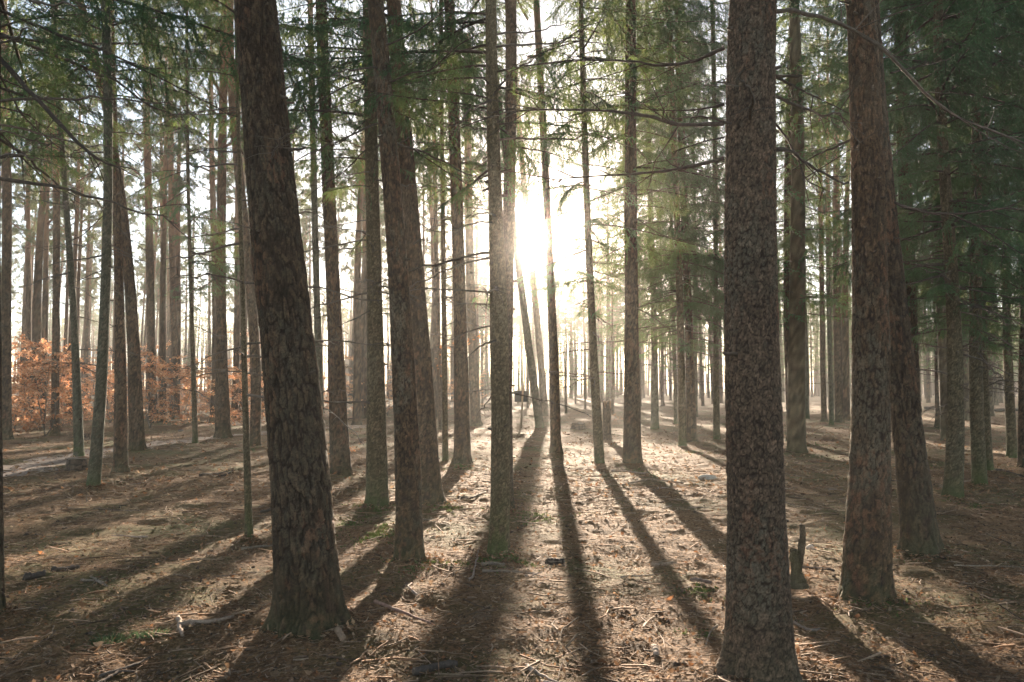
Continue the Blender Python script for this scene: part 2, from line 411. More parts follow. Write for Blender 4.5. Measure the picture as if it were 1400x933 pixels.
def spruce_crown(seed, z0, H, Lmax):
    r_ = np.random.default_rng(seed); g = Geo(); z = z0
    base = [shoots(np.random.default_rng(seed * 31 + k), 2.0, .16, .6, .1, .12) for k in range(4)]
    while z < H - .3:
        f_ = (z - z0) / (H - z0)
        nb = 4
        for b in range(nb):
            L = Lmax * (.35 + .65 * min(1, f_ * 5 + .35)) * (1 - f_) ** .8 + .25; L *= .75 + .45 * r_.random()
            a = 2 * math.pi * (b / nb) + r_.random() * 1.6 + z * 1.3
            axis, A0, A1, th = base[r_.integers(4)]
            k = L / 2.0; ca, sa = math.cos(a), math.sin(a)
            Rm = np.array([[ca, -sa, 0], [sa, ca, 0], [0, 0, 1]]) * k
            o = np.array([0, 0, z + r_.normal(0, .12)])
            sel = r_.random(len(A0)) < (.45 + .35 * f_)
            p0, p1 = A0[sel] @ Rm.T + o, A1[sel] @ Rm.T + o
            V, T, n = needles(p0, p1, r_, .06, .085, .026, 2, .7)
            c = NEED_C * (.65 + .8 * r_.random((n, 1)))
            g.add(V, T, 1, np.repeat(c, 3, 0))
            g.tube((axis[::3] @ Rm.T) + o, np.linspace(.014, .003, len(axis[::3])), 3, 0, (.075, .058, .045))
        z += .42 + .2 * r_.random()
    return g.mesh('spruce_crown', [M_TWIG, M_NEEDLE])
def pine_crown(seed, z0, H, wid):
    r_ = np.random.default_rng(seed); g = Geo()
    nl = 17
    tb, td = [], []
    for i in range(nl):
        f_ = (i + r_.random() * .6) / nl; z = z0 + (H - z0) * f_ ** .85 * .96
        a = r_.random() * 6.28; L = wid * (.45 + .75 * r_.random()) * (1 - .55 * f_)
        s = np.linspace(0, 1, 7)[:, None]
        d = np.array([math.cos(a), math.sin(a), .25 + .4 * r_.random() * (1 + f_)])
        P = np.array([0, 0, z]) + d * L * s + np.cumsum(r_.normal(0, .05, (7, 3)), 0) * L * s
        g.tube(P, np.linspace(.045, .010, 7) * (1.1 - .5 * f_), 5, 0, (.17, .10, .065))
        for k in range(9):
            t = int(r_.integers(2, 7)); l2 = L * (.18 + .32 * r_.random())
            d2 = d * .5 + r_.normal(0, .75, 3); d2[2] = abs(d2[2]) * .5 + .05
            P2 = P[t] + d2 * l2 * np.linspace(0, 1, 4)[:, None]
            g.tube(P2, np.linspace(.012, .004, 4), 3, 0, (.13, .085, .06))
            for q in range(8):
                u = .35 + .65 * r_.random(); c0 = P[t] + d2 * l2 * u + r_.normal(0, .07, 3)
                tb.append(c0); td.append(d2 / (np.linalg.norm(d2) + 1e-6) + r_.normal(0, .4, 3))
    tb, td = np.array(tb), np.array(td); td /= np.linalg.norm(td, axis=1)[:, None]
    V, T, n = needles(tb, tb + td * .12, r_, .5, .15, .020, 16, .5)
    c = np.array((.055, .085, .045)) * (.65 + .75 * r_.random((n, 1)))
    g.add(V, T, 1, np.repeat(c, 3, 0))
    return g.mesh('pine_crown', [M_TWIG, M_PINE])
SPRUCE_HI = [spruce_crown(300 + i, z0, H, L) for i, (z0, H, L) in enumerate(((6.6, 18, 2.4), (7.6, 19, 2.2)))]
SPRUCE_LO = [spruce_crown(310 + i, z0, H, L) for i, (z0, H, L) in enumerate(((2.6, 17, 2.5), (3.4, 18, 2.2), (4.6, 19, 2.3)))]
PINE_CR = [pine_crown(320 + i, z0, H, w) for i, (z0, H, w) in enumerate(((9.5, 18, 2.3), (11, 19, 2.5), (8.5, 17, 2.1)))]

# ------------------------------------------------------------------ measured trees
# kind, style, base px, axis [(py, px)...], widths [(py, w)...], label
TR = [
 ('pine', 'furrow', (424, 850), [(600, 406), (300, 378), (0, 351)], [(780, 92), (600, 84), (300, 73), (0, 62)],
  'thick dark pine with deeply furrowed bark, leaning over bare ground', 'pine'),
 ('pine', 'flake', (1040, 912), [(700, 1033), (400, 1025), (0, 1026)], [(850, 94), (700, 84), (400, 78), (0, 70)],
  'massive upright pine with scaly red-brown bark and pale lichen streaks', 'pine'),
 ('pine', 'pine', (1183, 808), [(650, 1189), (500, 1194), (300, 1191), (0, 1179)], [(770, 66), (600, 56), (300, 48), (0, 42)],
  'dark flaky pine crossing in front of a leaning pine, lichen patches low down', 'pine'),
 ('pine', 'furrow', (1260, 756), [(600, 1243), (400, 1220), (200, 1199), (0, 1184)], [(720, 49), (600, 43), (300, 39), (0, 34)],
  'dark furrowed pine leaning behind the flaky pine it crosses', 'pine'),
 ('spruce', 'spruce', (682, 752), [(440, 682), (240, 676), (0, 671)], [(700, 30), (440, 27), (240, 21), (0, 17)],
  'slim greenish spruce with dark mossy foot beside the sunlit strip', 'spruce'),
 ('pine', 'flake', (691, 694), [(440, 692), (240, 697), (0, 698)], [(650, 24), (440, 21), (240, 18), (0, 17)],
  'slim reddish pine half hidden behind the mossy-footed spruce', 'pine'),
 ('pine', 'pine', (560, 760), [(560, 552), (440, 549), (300, 539), (120, 521), (0, 513)], [(720, 40), (560, 36), (300, 28), (0, 25)],
  'grey-green lichened pine with reddish foot, overlapping a darker pine behind', 'pine'),
 ('pine', 'pine', (589, 686), [(600, 582), (440, 571), (200, 553), (0, 538)], [(660, 36), (440, 31), (200, 26), (0, 22)],
  'dark brown pine standing close behind the lichened pine', 'pine'),
 ('spruce', 'spruce', (516, 688), [(440, 512), (200, 507), (0, 503)], [(650, 32), (440, 24), (200, 20), (0, 17)],
  'straight dark spruce with mossy flared foot and bare drooping branches', 'spruce'),
 ('spruce', 'pine', (466, 650), [(440, 457), (200, 446), (0, 438)], [(620, 30), (440, 22), (200, 19), (0, 17)],
  'dark spruce with split rooty foot and orange leaves across its base', 'spruce'),
 ('pine', 'mossy', (440, 612), [(440, 434), (0, 424)], [(580, 11), (300, 10), (0, 8)],
  'thin mossy pine just behind the spruce with split rooty foot', 'pine'),
 ('spruce', 'pine', (632, 637), [(440, 629), (200, 622), (0, 614)], [(610, 25), (440, 19), (200, 18), (0, 16)],
  'green-tinged spruce with an orange-leaved twig across it at head height', 'spruce'),
 ('spruce', 'spruce', (609, 632), [(440, 607), (0, 603)], [(600, 9), (300, 7), (0, 6)],
  'thin reddish young spruce beside the green-tinged spruce', 'spruce'),
 ('pine', 'pine', (603, 588), [(440, 599), (0, 590)], [(560, 7), (200, 6)], 'pale thin pine beyond the thin reddish young spruce', 'pine'),
 ('pine', 'pine', (651, 580), [(440, 645), (0, 640)], [(560, 16), (300, 12), (0, 10)], 'pale hazy pine beyond the green-tinged spruce', 'pine'),
 ('pine', 'mossy', (738, 585), [(440, 719), (330, 704), (200, 690), (0, 668)], [(560, 13), (440, 11), (200, 9)],
  'slanting slender pine leaning across the low sun beside the board post', 'pine'),
 ('pine', 'pine', (745, 570), [(440, 735), (330, 723), (240, 716), (0, 700)], [(550, 11), (300, 9), (0, 8)], 'straight slender pine rising just behind the slanting slender pine', 'pine'),
 ('pine', 'pine', (760, 622), [(440, 755), (240, 746), (0, 733)], [(600, 16), (440, 13), (240, 11), (0, 10)],
  'slender dark pine standing directly under the low sun', 'pine'),
 ('spruce', 'spruce', (820, 634), [(440, 809), (240, 801), (0, 794)], [(610, 15), (440, 12), (240, 10), (0, 8)],
  'slender spruce leaning in front of the tall broken stump', 'spruce'),
 ('spruce', 'pine', (865, 634), [(440, 863), (240, 862), (0, 863)], [(610, 27), (440, 21), (240, 19), (0, 15)],
  'stout upright spruce with pale dead stick lying at its foot', 'spruce'),
 ('spruce', 'mossy', (895, 588), [(440, 894), (300, 890), (0, 884)], [(570, 12), (440, 9), (200, 8)], 'pale green mossy spruce trunk behind the stout upright spruce', 'spruce'),
 ('spruce', 'spruce', (933, 613), [(440, 930), (240, 923), (0, 914)], [(590, 12), (440, 11), (0, 9)], 'brown spruce, front one of a close pair', 'spruce'),
 ('spruce', 'pine', (946, 606), [(440, 941), (240, 934), (0, 926)], [(585, 15), (440, 12), (0, 9)], 'dark spruce, rear one of a close pair', 'spruce'),
 ('spruce', 'spruce', (980, 604), [(440, 979), (0, 974)], [(580, 10), (440, 8), (0, 7)], 'slim dark spruce just beside the massive scaly pine', 'spruce'),
 ('spruce', 'spruce', (924, 580), [(440, 921), (0, 912)], [(560, 6), (200, 5)], 'thin pole-like spruce beyond the close pair', 'spruce'),
 ('spruce', 'pine', (1085, 606), [(440, 1080), (200, 1079), (0, 1084)], [(580, 18), (440, 16), (200, 13), (0, 11)], 'dark spruce just behind the massive scaly pine, mossy ground at foot', 'spruce'),
 ('spruce', 'mossy', (1104, 575), [(440, 1101), (0, 1096)], [(550, 6), (300, 5)], 'thin green mossy pole tree beside a brighter forest gap', 'spruce'),
 ('pine', 'pine', (1127, 577), [(440, 1124), (0, 1120)], [(550, 8), (300, 7)], 'dark straight pine at the edge of the bright forest gap', 'pine'),
 ('pine', 'mossy', (1137, 582), [(440, 1134), (0, 1131)], [(560, 7), (300, 6)], 'pale green-footed thin pine in a tight cluster of three', 'pine'),
 ('pine', 'pine', (1147, 578), [(440, 1145), (0, 1144)], [(550, 12), (300, 10)], 'thickest pine in a tight cluster of three', 'pine'),
 ('spruce', 'spruce', (1302, 682), [(440, 1303), (200, 1290), (0, 1285)], [(650, 26), (440, 20), (200, 15), (0, 13)], 'brown smooth spruce with whorl scars, sun-rimmed foot', 'spruce'),
 ('spruce', 'spruce', (1340, 665), [(440, 1333), (200, 1333), (0, 1330)], [(640, 20), (440, 18), (200, 14), (0, 12)], 'spruce with dark burl low on its trunk', 'spruce'),
 ('spruce', 'spruce', (1353, 648), [(440, 1345), (0, 1352)], [(620, 11), (440, 10), (0, 8)], 'slim dark spruce close behind the spruce with the burl', 'spruce'),
 ('spruce', 'pine', (1287, 585), [(440, 1282), (0, 1278)], [(565, 16), (440, 13), (0, 10)], 'dark spruce in front of the fallen log', 'spruce'),
 ('spruce', 'spruce', (1384, 626), [(440, 1378), (0, 1372)], [(600, 14), (440, 12), (0, 9)], 'grey-brown spruce at the end of the fallen log', 'spruce'),
 ('pine', 'pine', (1398, 642), [(440, 1398), (0, 1402)], [(600, 12), (0, 9)], 'dark sun-rimmed pine beyond the burl spruce, cut by the frame', 'pine'),
 ('spruce', 'pine', (1251, 632), [(300, 1238), (0, 1232)], [(600, 22), (300, 20), (0, 19)], 'grey spruce showing above and behind the leaning furrowed pine', 'spruce'),
 ('spruce', 'furrow', (-5, 838), [(440, -3), (130, -1), (0, -1)], [(800, 20), (440, 15), (0, 14)], 'dark spruce trunk with long dead branches, cut by the frame edge', 'spruce'),
 ('pine', 'pine', (8, 603), [(440, 9), (240, 8), (0, 4)], [(580, 16), (440, 14), (0, 11)], 'brown pine beside the sandy path and orange beech leaves', 'pine'),
 ('spruce', 'mossy', (108, 629), [(480, 102), (330, 92), (240, 87), (0, 73)], [(600, 14), (440, 10), (240, 8), (0, 7)], 'slender swept spruce standing behind a low sawn stump', 'spruce'),
 ('spruce', 'mossy', (127, 668), [(600, 134), (440, 144), (240, 150), (0, 144)], [(640, 18), (440, 15), (240, 13), (0, 14)], 'smooth mossy curved spruce with dark green foot', 'spruce'),
 ('pine', 'pine', (165, 647), [(440, 162), (240, 157), (0, 152)], [(620, 20), (440, 14), (240, 11), (0, 9)], 'dark rough pine between the mossy curved spruce and a swept pine', 'pine'),
 ('pine', 'pine', (188, 622), [(440, 178), (240, 163), (100, 133), (0, 110)], [(600, 22), (440, 17), (240, 13), (0, 12)], 'pine sweeping away at its top, behind the dark rough pine', 'pine'),
 ('spruce', 'spruce', (267, 612), [(440, 262), (0, 256)], [(590, 8), (440, 6), (0, 4)], 'very thin spruce pole standing alone on open litter', 'spruce'),
 ('pine', 'pine', (305, 602), [(440, 303), (240, 303), (60, 306), (0, 308)], [(580, 22), (440, 15), (240, 13), (0, 11)], 'straight reddish pine with dark flared foot near orange leaves', 'pine'),
 ('spruce', 'spruce', (341, 727), [(440, 331), (240, 326), (0, 322)], [(700, 11), (440, 8), (240, 6), (0, 5)], 'thin dead-twigged spruce sapling beside the thick leaning pine', 'spruce'),
 ('pine', 'pine', (348, 616), [(440, 346), (200, 324), (0, 314)], [(590, 16), (440, 15), (0, 12)], 'greyish pine behind the dead-twigged sapling', 'pine'),
 ('pine', 'pine', (210, 581), [(440, 206), (0, 200)], [(560, 13), (300, 11), (0, 9)], 'hazy grey pine beyond the sandy path', 'pine'),
 ('pine', 'flake', (224, 570), [(440, 223), (0, 219)], [(550, 8), (300, 7)], 'thin reddish pine between two hazy grey pines', 'pine'),
 ('pine', 'pine', (242, 575), [(440, 238), (0, 232)], [(555, 10), (300, 9), (0, 7)], 'hazy slim grey pine beyond the thin spruce pole', 'pine'),
 ('pine', 'pine', (76, 592), [(440, 76), (0, 76)], [(570, 11), (300, 10), (0, 9)], 'dark-footed pine standing among the orange beech leaves', 'pine'),
]
rnd = random.Random(5)
PLACED = []
def add_branches(t, kind, ax, rf, d, z_live, z_top, lean_live, seed):
    r_ = np.random.default_rng(seed)
    # dead branches below the live crown
    nd_ = {'spruce': 22, 'pine': 5}[kind]
    if d > 25: nd_ = nd_ // 2
    lo = 3.0 if d < 7 else 1.4 if kind == 'spruce' else max(2.2, z_top * .45)
    for k in range(nd_):
        z = lo + (z_live - lo + 1.5) * r_.random()
        if z > z_top + .5: continue
        x, y = ax(np.array([z])); a = r_.random() * 6.28; r = float(rf(np.array([z]))[0])
        s = (.45 + .75 * r_.random()) * (1 if kind == 'spruce' else .9)
        link('dead_branch', BARE[r_.integers(len(BARE))], t, (float(x[0]) + math.cos(a) * r * .6, float(y[0]) + math.sin(a) * r * .6, z),
             (r_.normal(0, .3), r_.normal(.05, .18), a), (s, s, s))
    if kind == 'spruce':
        z = z_live
        while z < z_top:
            f_ = min(1, .35 + (z - z_live) / 2.2)
            for b in range(5):
                if r_.random() > lean_live: continue
                x, y = ax(np.array([z])); a = r_.random() * 6.28; r = float(rf(np.array([z]))[0])
                s = (.6 + .6 * r_.random()) * f_ * 1.1
                link('bough', BOUGHS[r_.integers(len(BOUGHS))], t, (float(x[0]) + math.cos(a) * r * .5, float(y[0]) + math.sin(a) * r * .5, z + r_.normal(0, .08)),
                     (r_.normal(0, .35), r_.normal(.08, .18), a), (s, s, s))
            z += .34 + .12 * r_.random()

def stub_mesh(seed, L, r):
    r_ = np.random.default_rng(seed); g = Geo(); n = 6; q = np.linspace(0, 1, n)[:, None]
    P = np.array([1, 0, .12]) * L * q + np.cumsum(r_.normal(0, .03, (n, 3)), 0) * L
    g.cap(P, r * np.array([1.5, 1.1, .95, .9, .8, .6]), 7, 0, (.075, .058, .045)); return g.mesh('branch_stub', [M_TWIG])
STUBS = [stub_mesh(950 + k, L, r) for k, (L, r) in enumerate(((.07, .011), (.11, .009), (.05, .014), (.16, .008)))]
TREES = {}
# spruces: photo row where live boughs begin, and how full they are
LIVE = {9: (260, .3), 11: (280, .38), 19: (330, .5), 22: (450, .6), 25: (450, .7), 36: (440, .9), 33: (490, 1.), 4: (230, .3), 8: (300, .35), 12: (300, .6), 18: (430, .55), 20: (500, .7), 21: (480, .7), 23: (500, .7), 24: (480, .7), 26: (450, .9),
        30: (430, .9), 31: (430, 1.), 32: (470, 1.), 34: (470, 1.), 37: (200, .5), 39: (260, .3), 40: (170, .5), 43: (430, .5), 45: (150, .35)}
for i, (kind, style, base, axis, wid, label, cat) in enumerate(TR):
    x0, y0 = ground_at(*base)
    d = y0; gz = tz(x0, y0)
    pts = [(0., 0.)] + [(lambda p: (p[2] - gz, p[0] - x0))(at_depth(px, py, y0)) for py, px in axis]
    pts.sort(); zz = np.array([p[0] for p in pts]); xx = np.array([p[1] for p in pts])
    cf_ = np.polyfit(zz, xx, min(3, len(pts) - 1)); ztop = zz[-1]
    xe = np.polyval(cf_, ztop); se = np.clip(np.polyval(np.polyder(cf_), ztop), -.12, .12)
    ph = rnd.random() * 6
    def ax(z, cf_=cf_, ztop=ztop, xe=xe, se=se, ph=ph):
        zc = np.clip(z, -.2, ztop); over = np.maximum(z - ztop, 0)
        return np.polyval(cf_, zc) + se * 5 * (1 - np.exp(-over / 5)), .05 * np.sin(z * .35 + ph) * np.minimum(1, np.maximum(z, 0) / 3)
    dist = math.hypot(y0, 0)
    wz = sorted(((at_depth(700, py, y0)[2] - gz), w / F * y0 / cp * .5 * .88) for py, w in wid)
    H = rnd.uniform(17.5, 19.5) if wz[0][1] * 2 > .14 else max(7, ztop + 2.5)
    wz0 = [w[0] for w in wz]; wr0 = [w[1] for w in wz]
    if len(wz) == 1: wz0.append(wz0[0] + 5); wr0.append(wr0[0] * .85)
    zl, rl = wz0[-1], wr0[-1]
    def rf(z, wz0=wz0, wr0=wr0, zl=zl, rl=rl, H=H):
        r = np.interp(z, wz0, wr0); t = np.clip((z - zl) / max(.5, H - zl), 0, 1)
        return np.where(z > zl, rl * (1 - t) ** .7 + .012, r)
    sd = max(26, min(200, int(2 * math.pi * wr0[0] / (d * .00135))))
    dzz = max(.0085, d * .0017)
    zdet = min(H - 1, ztop + .3)
    t = empty(cat + '_tree', (x0, y0, gz + .03)); tag(t, label, cat + ' tree', 'tall trunks across the clearing')
    moss = {'spruce': .9, 'mossy': .95}.get(style, .35); lich = .5 if i == 6 else .42 if i in (1, 2) else .2
    if i == 1: moss = .15
    me = trunk_mesh('trunk', ax, rf, H, zdet, dzz, sd, style, 1000 + i * 17, None if kind == 'spruce' else 6.0 if i > 9 else 5.0, moss, lich)
    link('trunk', me, t)
    MOUNDS.append((x0, y0, wr0[0]))
    if d < 19 and wr0[0] > .05:
        for k in range(11 if kind == 'pine' else 16):
            z = .7 + (min(ztop, 7) - .7) * rnd.random(); a = rnd.random() * 6.28; x, y = ax(np.array([z])); r = float(rf(np.array([z]))[0]); q = .6 + .7 * rnd.random()
            link('branch_stub', STUBS[k % 4], t, (float(x[0]) + math.cos(a) * r * .93, float(y[0]) + math.sin(a) * r * .93, z), (0, rnd.uniform(-.3, .5), a), (q, q, q))
    PLACED.append((x0, y0)); TREES[i] = (t, x0, y0, gz, ax, rf)
    if kind == 'spruce':
        lv, full = LIVE.get(i, (300, .6)); zlive = at_depth(700, lv, y0)[2]
        ztp = min(H - 1, at_depth(700, -80, y0)[2])
        add_branches(t, kind, ax, rf, d, zlive, ztp, full, 4000 + i)
        if H > 15 and ztp < 15:
            x, y = ax(np.array([H]))
            c = SPRUCE_HI[i % 2]; k = H / (18 if i % 2 == 0 else 19)
            link('crown', c, t, (float(x[0]), float(y[0]), 0), (0, 0, rnd.random() * 6.28), (.8, .8, k))
    else:
        ztp = min(11, at_depth(700, -60, y0)[2]); add_branches(t, kind, ax, rf, d, ztp, ztp, 0, 4000 + i)
        x, y = ax(np.array([H])); c = PINE_CR[i % 3]; k = H / (18, 19, 17)[i % 3]
        s = max(.6, min(1.1, wr0[0] * 4.5)); link('crown', c, t, (float(x[0]), float(y[0]), 0), (0, 0, rnd.random() * 6.28), (s, s, k))

# hand-placed long branches seen against the light (parts of their trees)
def px_branch(i, pts, r0, r1, twigs=4, seed=0, c=(.07, .056, .045)):
    t, x0, y0, gz, ax, rf = TREES[i]
    r_ = np.random.default_rng(9000 + seed); g = Geo()
    P = np.array([at_depth(px, py, y0 + dy) for px, py, dy in pts]) - np.array([x0, y0, gz + .03])
    n = 26; s = np.linspace(0, len(P) - 1, n); Q = np.stack([np.interp(s, np.arange(len(P)), P[:, k]) for k in range(3)], -1)
    for _ in range(2): Q[1:-1] = .25 * Q[:-2] + .5 * Q[1:-1] + .25 * Q[2:]
    ll = np.linalg.norm(Q[-1] - Q[0])
    Q[1:-1] += np.cumsum(r_.normal(0, .0022, (n - 2, 3)), 0) * ll
    g.tube(Q, np.linspace(r0, r1, n) * (1 + .12 * r_.normal(size=n)), 7, 0, c)
    for k in range(twigs):
        f_ = int(r_.integers(5, n - 2)); dv = Q[f_ + 1] - Q[f_]; dv /= np.linalg.norm(dv)
        d2 = dv * .7 + r_.normal(0, .6, 3); l2 = (.12 + .4 * r_.random()) * min(1, ll * .6); m = 6; q = np.linspace(0, 1, m)[:, None]
        P2 = Q[f_] + d2 * l2 * q + np.cumsum(r_.normal(0, .05, (m, 3)), 0) * l2 * q
        g.tube(P2, np.linspace(.0045, .0013, m), 4, 0, c)
    link('dead_branch', g.mesh('dead_branch', [M_TWIG]), t)
B = px_branch
B(37, [(-2, 78, 0), (40, 125, -.1), (95, 190, -.2), (135, 222, -.3), (165, 236, -.35)], .020, .006, 8, 1)
B(37, [(-2, 14, 0), (70, 42, .1), (160, 80, .2), (240, 118, .3), (325, 160, .4)], .013, .003, 9, 2)
B(37, [(-2, 180, 0), (40, 225, .1), (90, 270, .3)], .008, .002, 5, 3)
B(37, [(-2, 100, 0), (30, 160, .1), (62, 190, .2), (120, 232, .5)], .008, .002, 5, 4)
B(37, [(-2, 146, 0), (40, 158, .2), (80, 190, .4)], .007, .002, 5, 41)
B(40, [(140, 296, 0), (115, 320, -.2), (80, 338, -.4), (46, 347, -.6)], .010, .002, 7, 5)
B(40, [(152, 300, 0), (180, 330, -.2), (212, 353, -.4)], .010, .003, 6, 6)
B(1, [(990, 66, 0), (950, 83, .1), (905, 88, .2), (860, 84, .3), (790, 83, .4), (700, 88, .5)], .013, .003, 10, 7)
B(1, [(990, 170, 0), (940, 170, .1), (890, 160, .2), (830, 150, .3), (760, 147, .4), (690, 152, .5), (630, 175, .7)], .014, .003, 12, 8)
B(1, [(990, 143, 0), (950, 150, .1), (890, 151, .3)], .009, .002, 5, 9)
B(1, [(990, 217, 0), (940, 228, .1), (870, 236, .2), (790, 240, .4), (735, 248, .5)], .012, .002, 10, 10)
B(1, [(990, 188, 0), (960, 194, .2), (920, 208, .4)], .006, .002, 4, 11)
B(1, [(1060, 16, 0), (1085, 12, .1), (1130, 28, .2), (1195, 62, .2), (1250, 120, .3), (1300, 160, .4), (1360, 182, .5), (1405, 198, .6)], .015, .006, 12, 12, (.12, .10, .08))
B(1, [(1060, 204, 0), (1085, 210, .2), (1120, 232, .5), (1160, 250, 1.)], .013, .007, 6, 13)
B(1, [(1060, 105, 0), (1100, 125, .3), (1160, 155, .8)], .009, .003, 5, 14)
B(1, [(1060, 170, 0), (1080, 200, .2), (1100, 245, .5), (1140, 262, .9)], .008, .003, 5, 15)
B(3, [(1212, 272, 0), (1240, 285, -.2), (1275, 292, -.3), (1320, 292, -.4), (1370, 285, -.5), (1405, 290, -.6)], .018, .006, 9, 16)
B(3, [(1300, 293, -.4), (1340, 310, -.5), (1405, 350, -.7)], .011, .004, 6, 17)
B(6, [(528, 62, 0), (570, 45, -.1), (600, 25, -.2), (625, -5, -.3)], .010, .004, 6, 18)
B(6, [(533, 113, 0), (560, 100, -.1), (592, 96, -.2), (625, 65, -.3), (660, 44, -.3)], .010, .004, 6, 19)
B(6, [(516, 126, 0), (480, 140, -.1), (430, 157, -.2)], .008, .002, 5, 20)
B(8, [(500, 165, 0), (480, 185, -.3), (460, 199, -.5), (425, 183, -.8)], .011, .004, 6, 21)
B(8, [(503, 55, 0), (480, 42, -.2), (455, 22, -.4), (435, -5, -.6)], .010, .004, 6, 22)
B(8, [(500, 205, 0), (470, 235, -.3), (430, 260, -.6), (400, 285, -.9)], .009, .003, 8, 23)
B(8, [(500, 320, 0), (480, 345, -.3), (462, 392, -.6)], .007, .002, 5, 24)
B(7, [(556, 90, 0), (585, 115, -.1), (612, 136, -.2), (640, 160, -.4)], .012, .004, 7, 25)
B(7, [(560, 200, 0), (590, 222, -.2), (640, 252, -.5), (665, 262, -.6)], .010, .003, 7, 26)
B(7, [(566, 300, 0), (590, 316, -.2), (615, 318, -.4), (650, 290, -.5), (664, 260, -.6)], .008, .003, 7, 27)
B(7, [(556, 130, 0), (575, 150, -.1), (600, 190, -.3)], .008, .003, 5, 28)
B(4, [(668, 155, 0), (690, 150, -.2), (740, 148, -.4)], .008, .003, 4, 29)
B(5, [(690, 0, 0), (700, 30, -.2), (718, 55, -.4)], .007, .002, 3, 30)
B(19, [(872, 300, 0), (905, 320, -.4), (950, 330, -.8)], .012, .003, 6, 31)
B(2, [(1218, 100, 0), (1260, 90, .2), (1300, 80, .5)], .008, .003, 5, 32)
B(2, [(1222, 325, 0), (1240, 328, -.2), (1255, 326, -.3)], .006, .002, 3, 33)

# extra boughs hanging into view from the measured spruces
def px_bough(i, px, py, dy, az, s, tilt=0.):
    t, x0, y0, gz, ax, rf = TREES[i]
    p = at_depth(px, py, y0 + dy) - np.array([x0, y0, gz + .03])
    link('bough', BOUGHS[abs(hash((px, py))) % len(BOUGHS)], t, p, (0, tilt, az), (s, s, s))
for px, py, az, s in [(150, 60, .1, 1.25), (150, 100, -.2, 1.1), (150, 30, .3, 1.0), (148, 85, 2.9, 1.0), (148, 120, 3.3, .9), (148, 60, 3.0, 1.2), (150, 20, 2.6, 1.0), (150, 130, .4, .8)]:
    px_bough(40, px, py, 0, az, s)
for px, py, az, s in [(504, 30, 2.9, 1.0), (504, 70, 3.3, 1.0), (504, 100, 2.7, .9)]:
    px_bough(8, px, py, 0, az, s)
for px, py, az, s in [(673, 90, 3.0, .9), (673, 120, .3, .8), (674, 60, 2.6, .9), (674, 150, 3.5, .8), (673, 20, 3.2, .8), (673, 100, -.4, .7)]:
    px_bough(4, px, py, 0, az, s)

# ------------------------------------------------------------------ background forest
FAR = []
for v in range(7):
    r_ = np.random.default_rng(600 + v)
    H = 17.5 + 1.2 * r_.random(); R = .15 + .05 * r_.random(); b1, b2, p1 = r_.normal(0, .25), r_.normal(0, .12), r_.random() * 6
    axf = lambda z, b1=b1, b2=b2, p1=p1: (b1 * (np.maximum(z, 0) / 12) ** 1.5 + .06 * np.sin(z * .4 + p1), b2 * (np.maximum(z, 0) / 12) ** 1.5)
    rff = lambda z, R=R, H=H: R * np.clip(1 - z / H, 0, 1) ** .62 + .02
    st = 'spruce' if v >= 5 else 'pine'
    FAR.append((trunk_mesh('trunk', axf, rff, H, H - 1, .13, 18, st, 700 + v * 13, None if v >= 5 else 6., .3, .2), axf, H))
def far_tree(x, y, spruce, label, group, r_, high=False):
    t = empty('spruce_tree' if spruce else 'pine_tree', (x, y, tz(x, y) - .03), r_.random() * 6.28)
    tag(t, label, 'spruce tree' if spruce else 'pine tree', group)
    v = int(r_.integers(5, 7)) if spruce else int(r_.integers(0, 5))
    me, axf, H = FAR[v]; w = .7 + .55 * r_.random(); h = .9 + .16 * r_.random()
    link('trunk', me, t, (0, 0, 0), (0, 0, 0), (w, w, h))
    if spruce:
        k = int(r_.integers(0, 3)); c = SPRUCE_LO[k]; hh = (17, 18, 19)[k]; s = .8 + .4 * r_.random()
        link('crown', c, t, (0, 0, 0), (0, 0, r_.random() * 6.28), (s, s, H * h / hh))
    else:
        k = 1 if high else int(r_.integers(0, 3)); c = PINE_CR[k]; hh = (18, 19, 17)[k]; s = (.75 + .4 * r_.random()) * (.72 if high else 1)
        xe, ye = axf(np.array([H * .8])); 
        link('crown', c, t, (float(xe[0]) * w, float(ye[0]) * w, 0), (0, 0, r_.random() * 6.28), (s, s, H * h / hh))
    PLACED.append((x, y))
GAPS = [(9, 'brown path-side pine'), (102, 'slender swept spruce'), (144, 'mossy curved spruce'), (178, 'swept-top pine'), (262, 'thin spruce pole'), (303, 'straight reddish pine'),
        (392, 'thick leaning pine'), (457, 'split-footed spruce'), (512, 'straight dark spruce'), (560, 'lichened pine'), (629, 'green-tinged spruce'), (682, 'mossy-footed spruce'),
        (755, 'dark pine under the sun'), (809, 'leaning slender spruce'), (863, 'stout upright spruce'), (935, 'close pair'), (1025, 'massive scaly pine'), (1134, 'cluster of three'),
        (1193, 'flaky pine'), (1230, 'leaning furrowed pine'), (1303, 'smooth brown spruce'), (1333, 'burl spruce'), (1378, 'spruce by the log')]
def gap(px):
    lo = [n for p, n in GAPS if p <= px]; hi = [n for p, n in GAPS if p > px]
    if not lo: return 'beside the ' + hi[0] + ' at the path'
    if not hi: return 'beside the ' + lo[-1]
    return 'between the ' + lo[-1] + ' and the ' + hi[0]
rb = np.random.default_rng(77)
nbg = 0
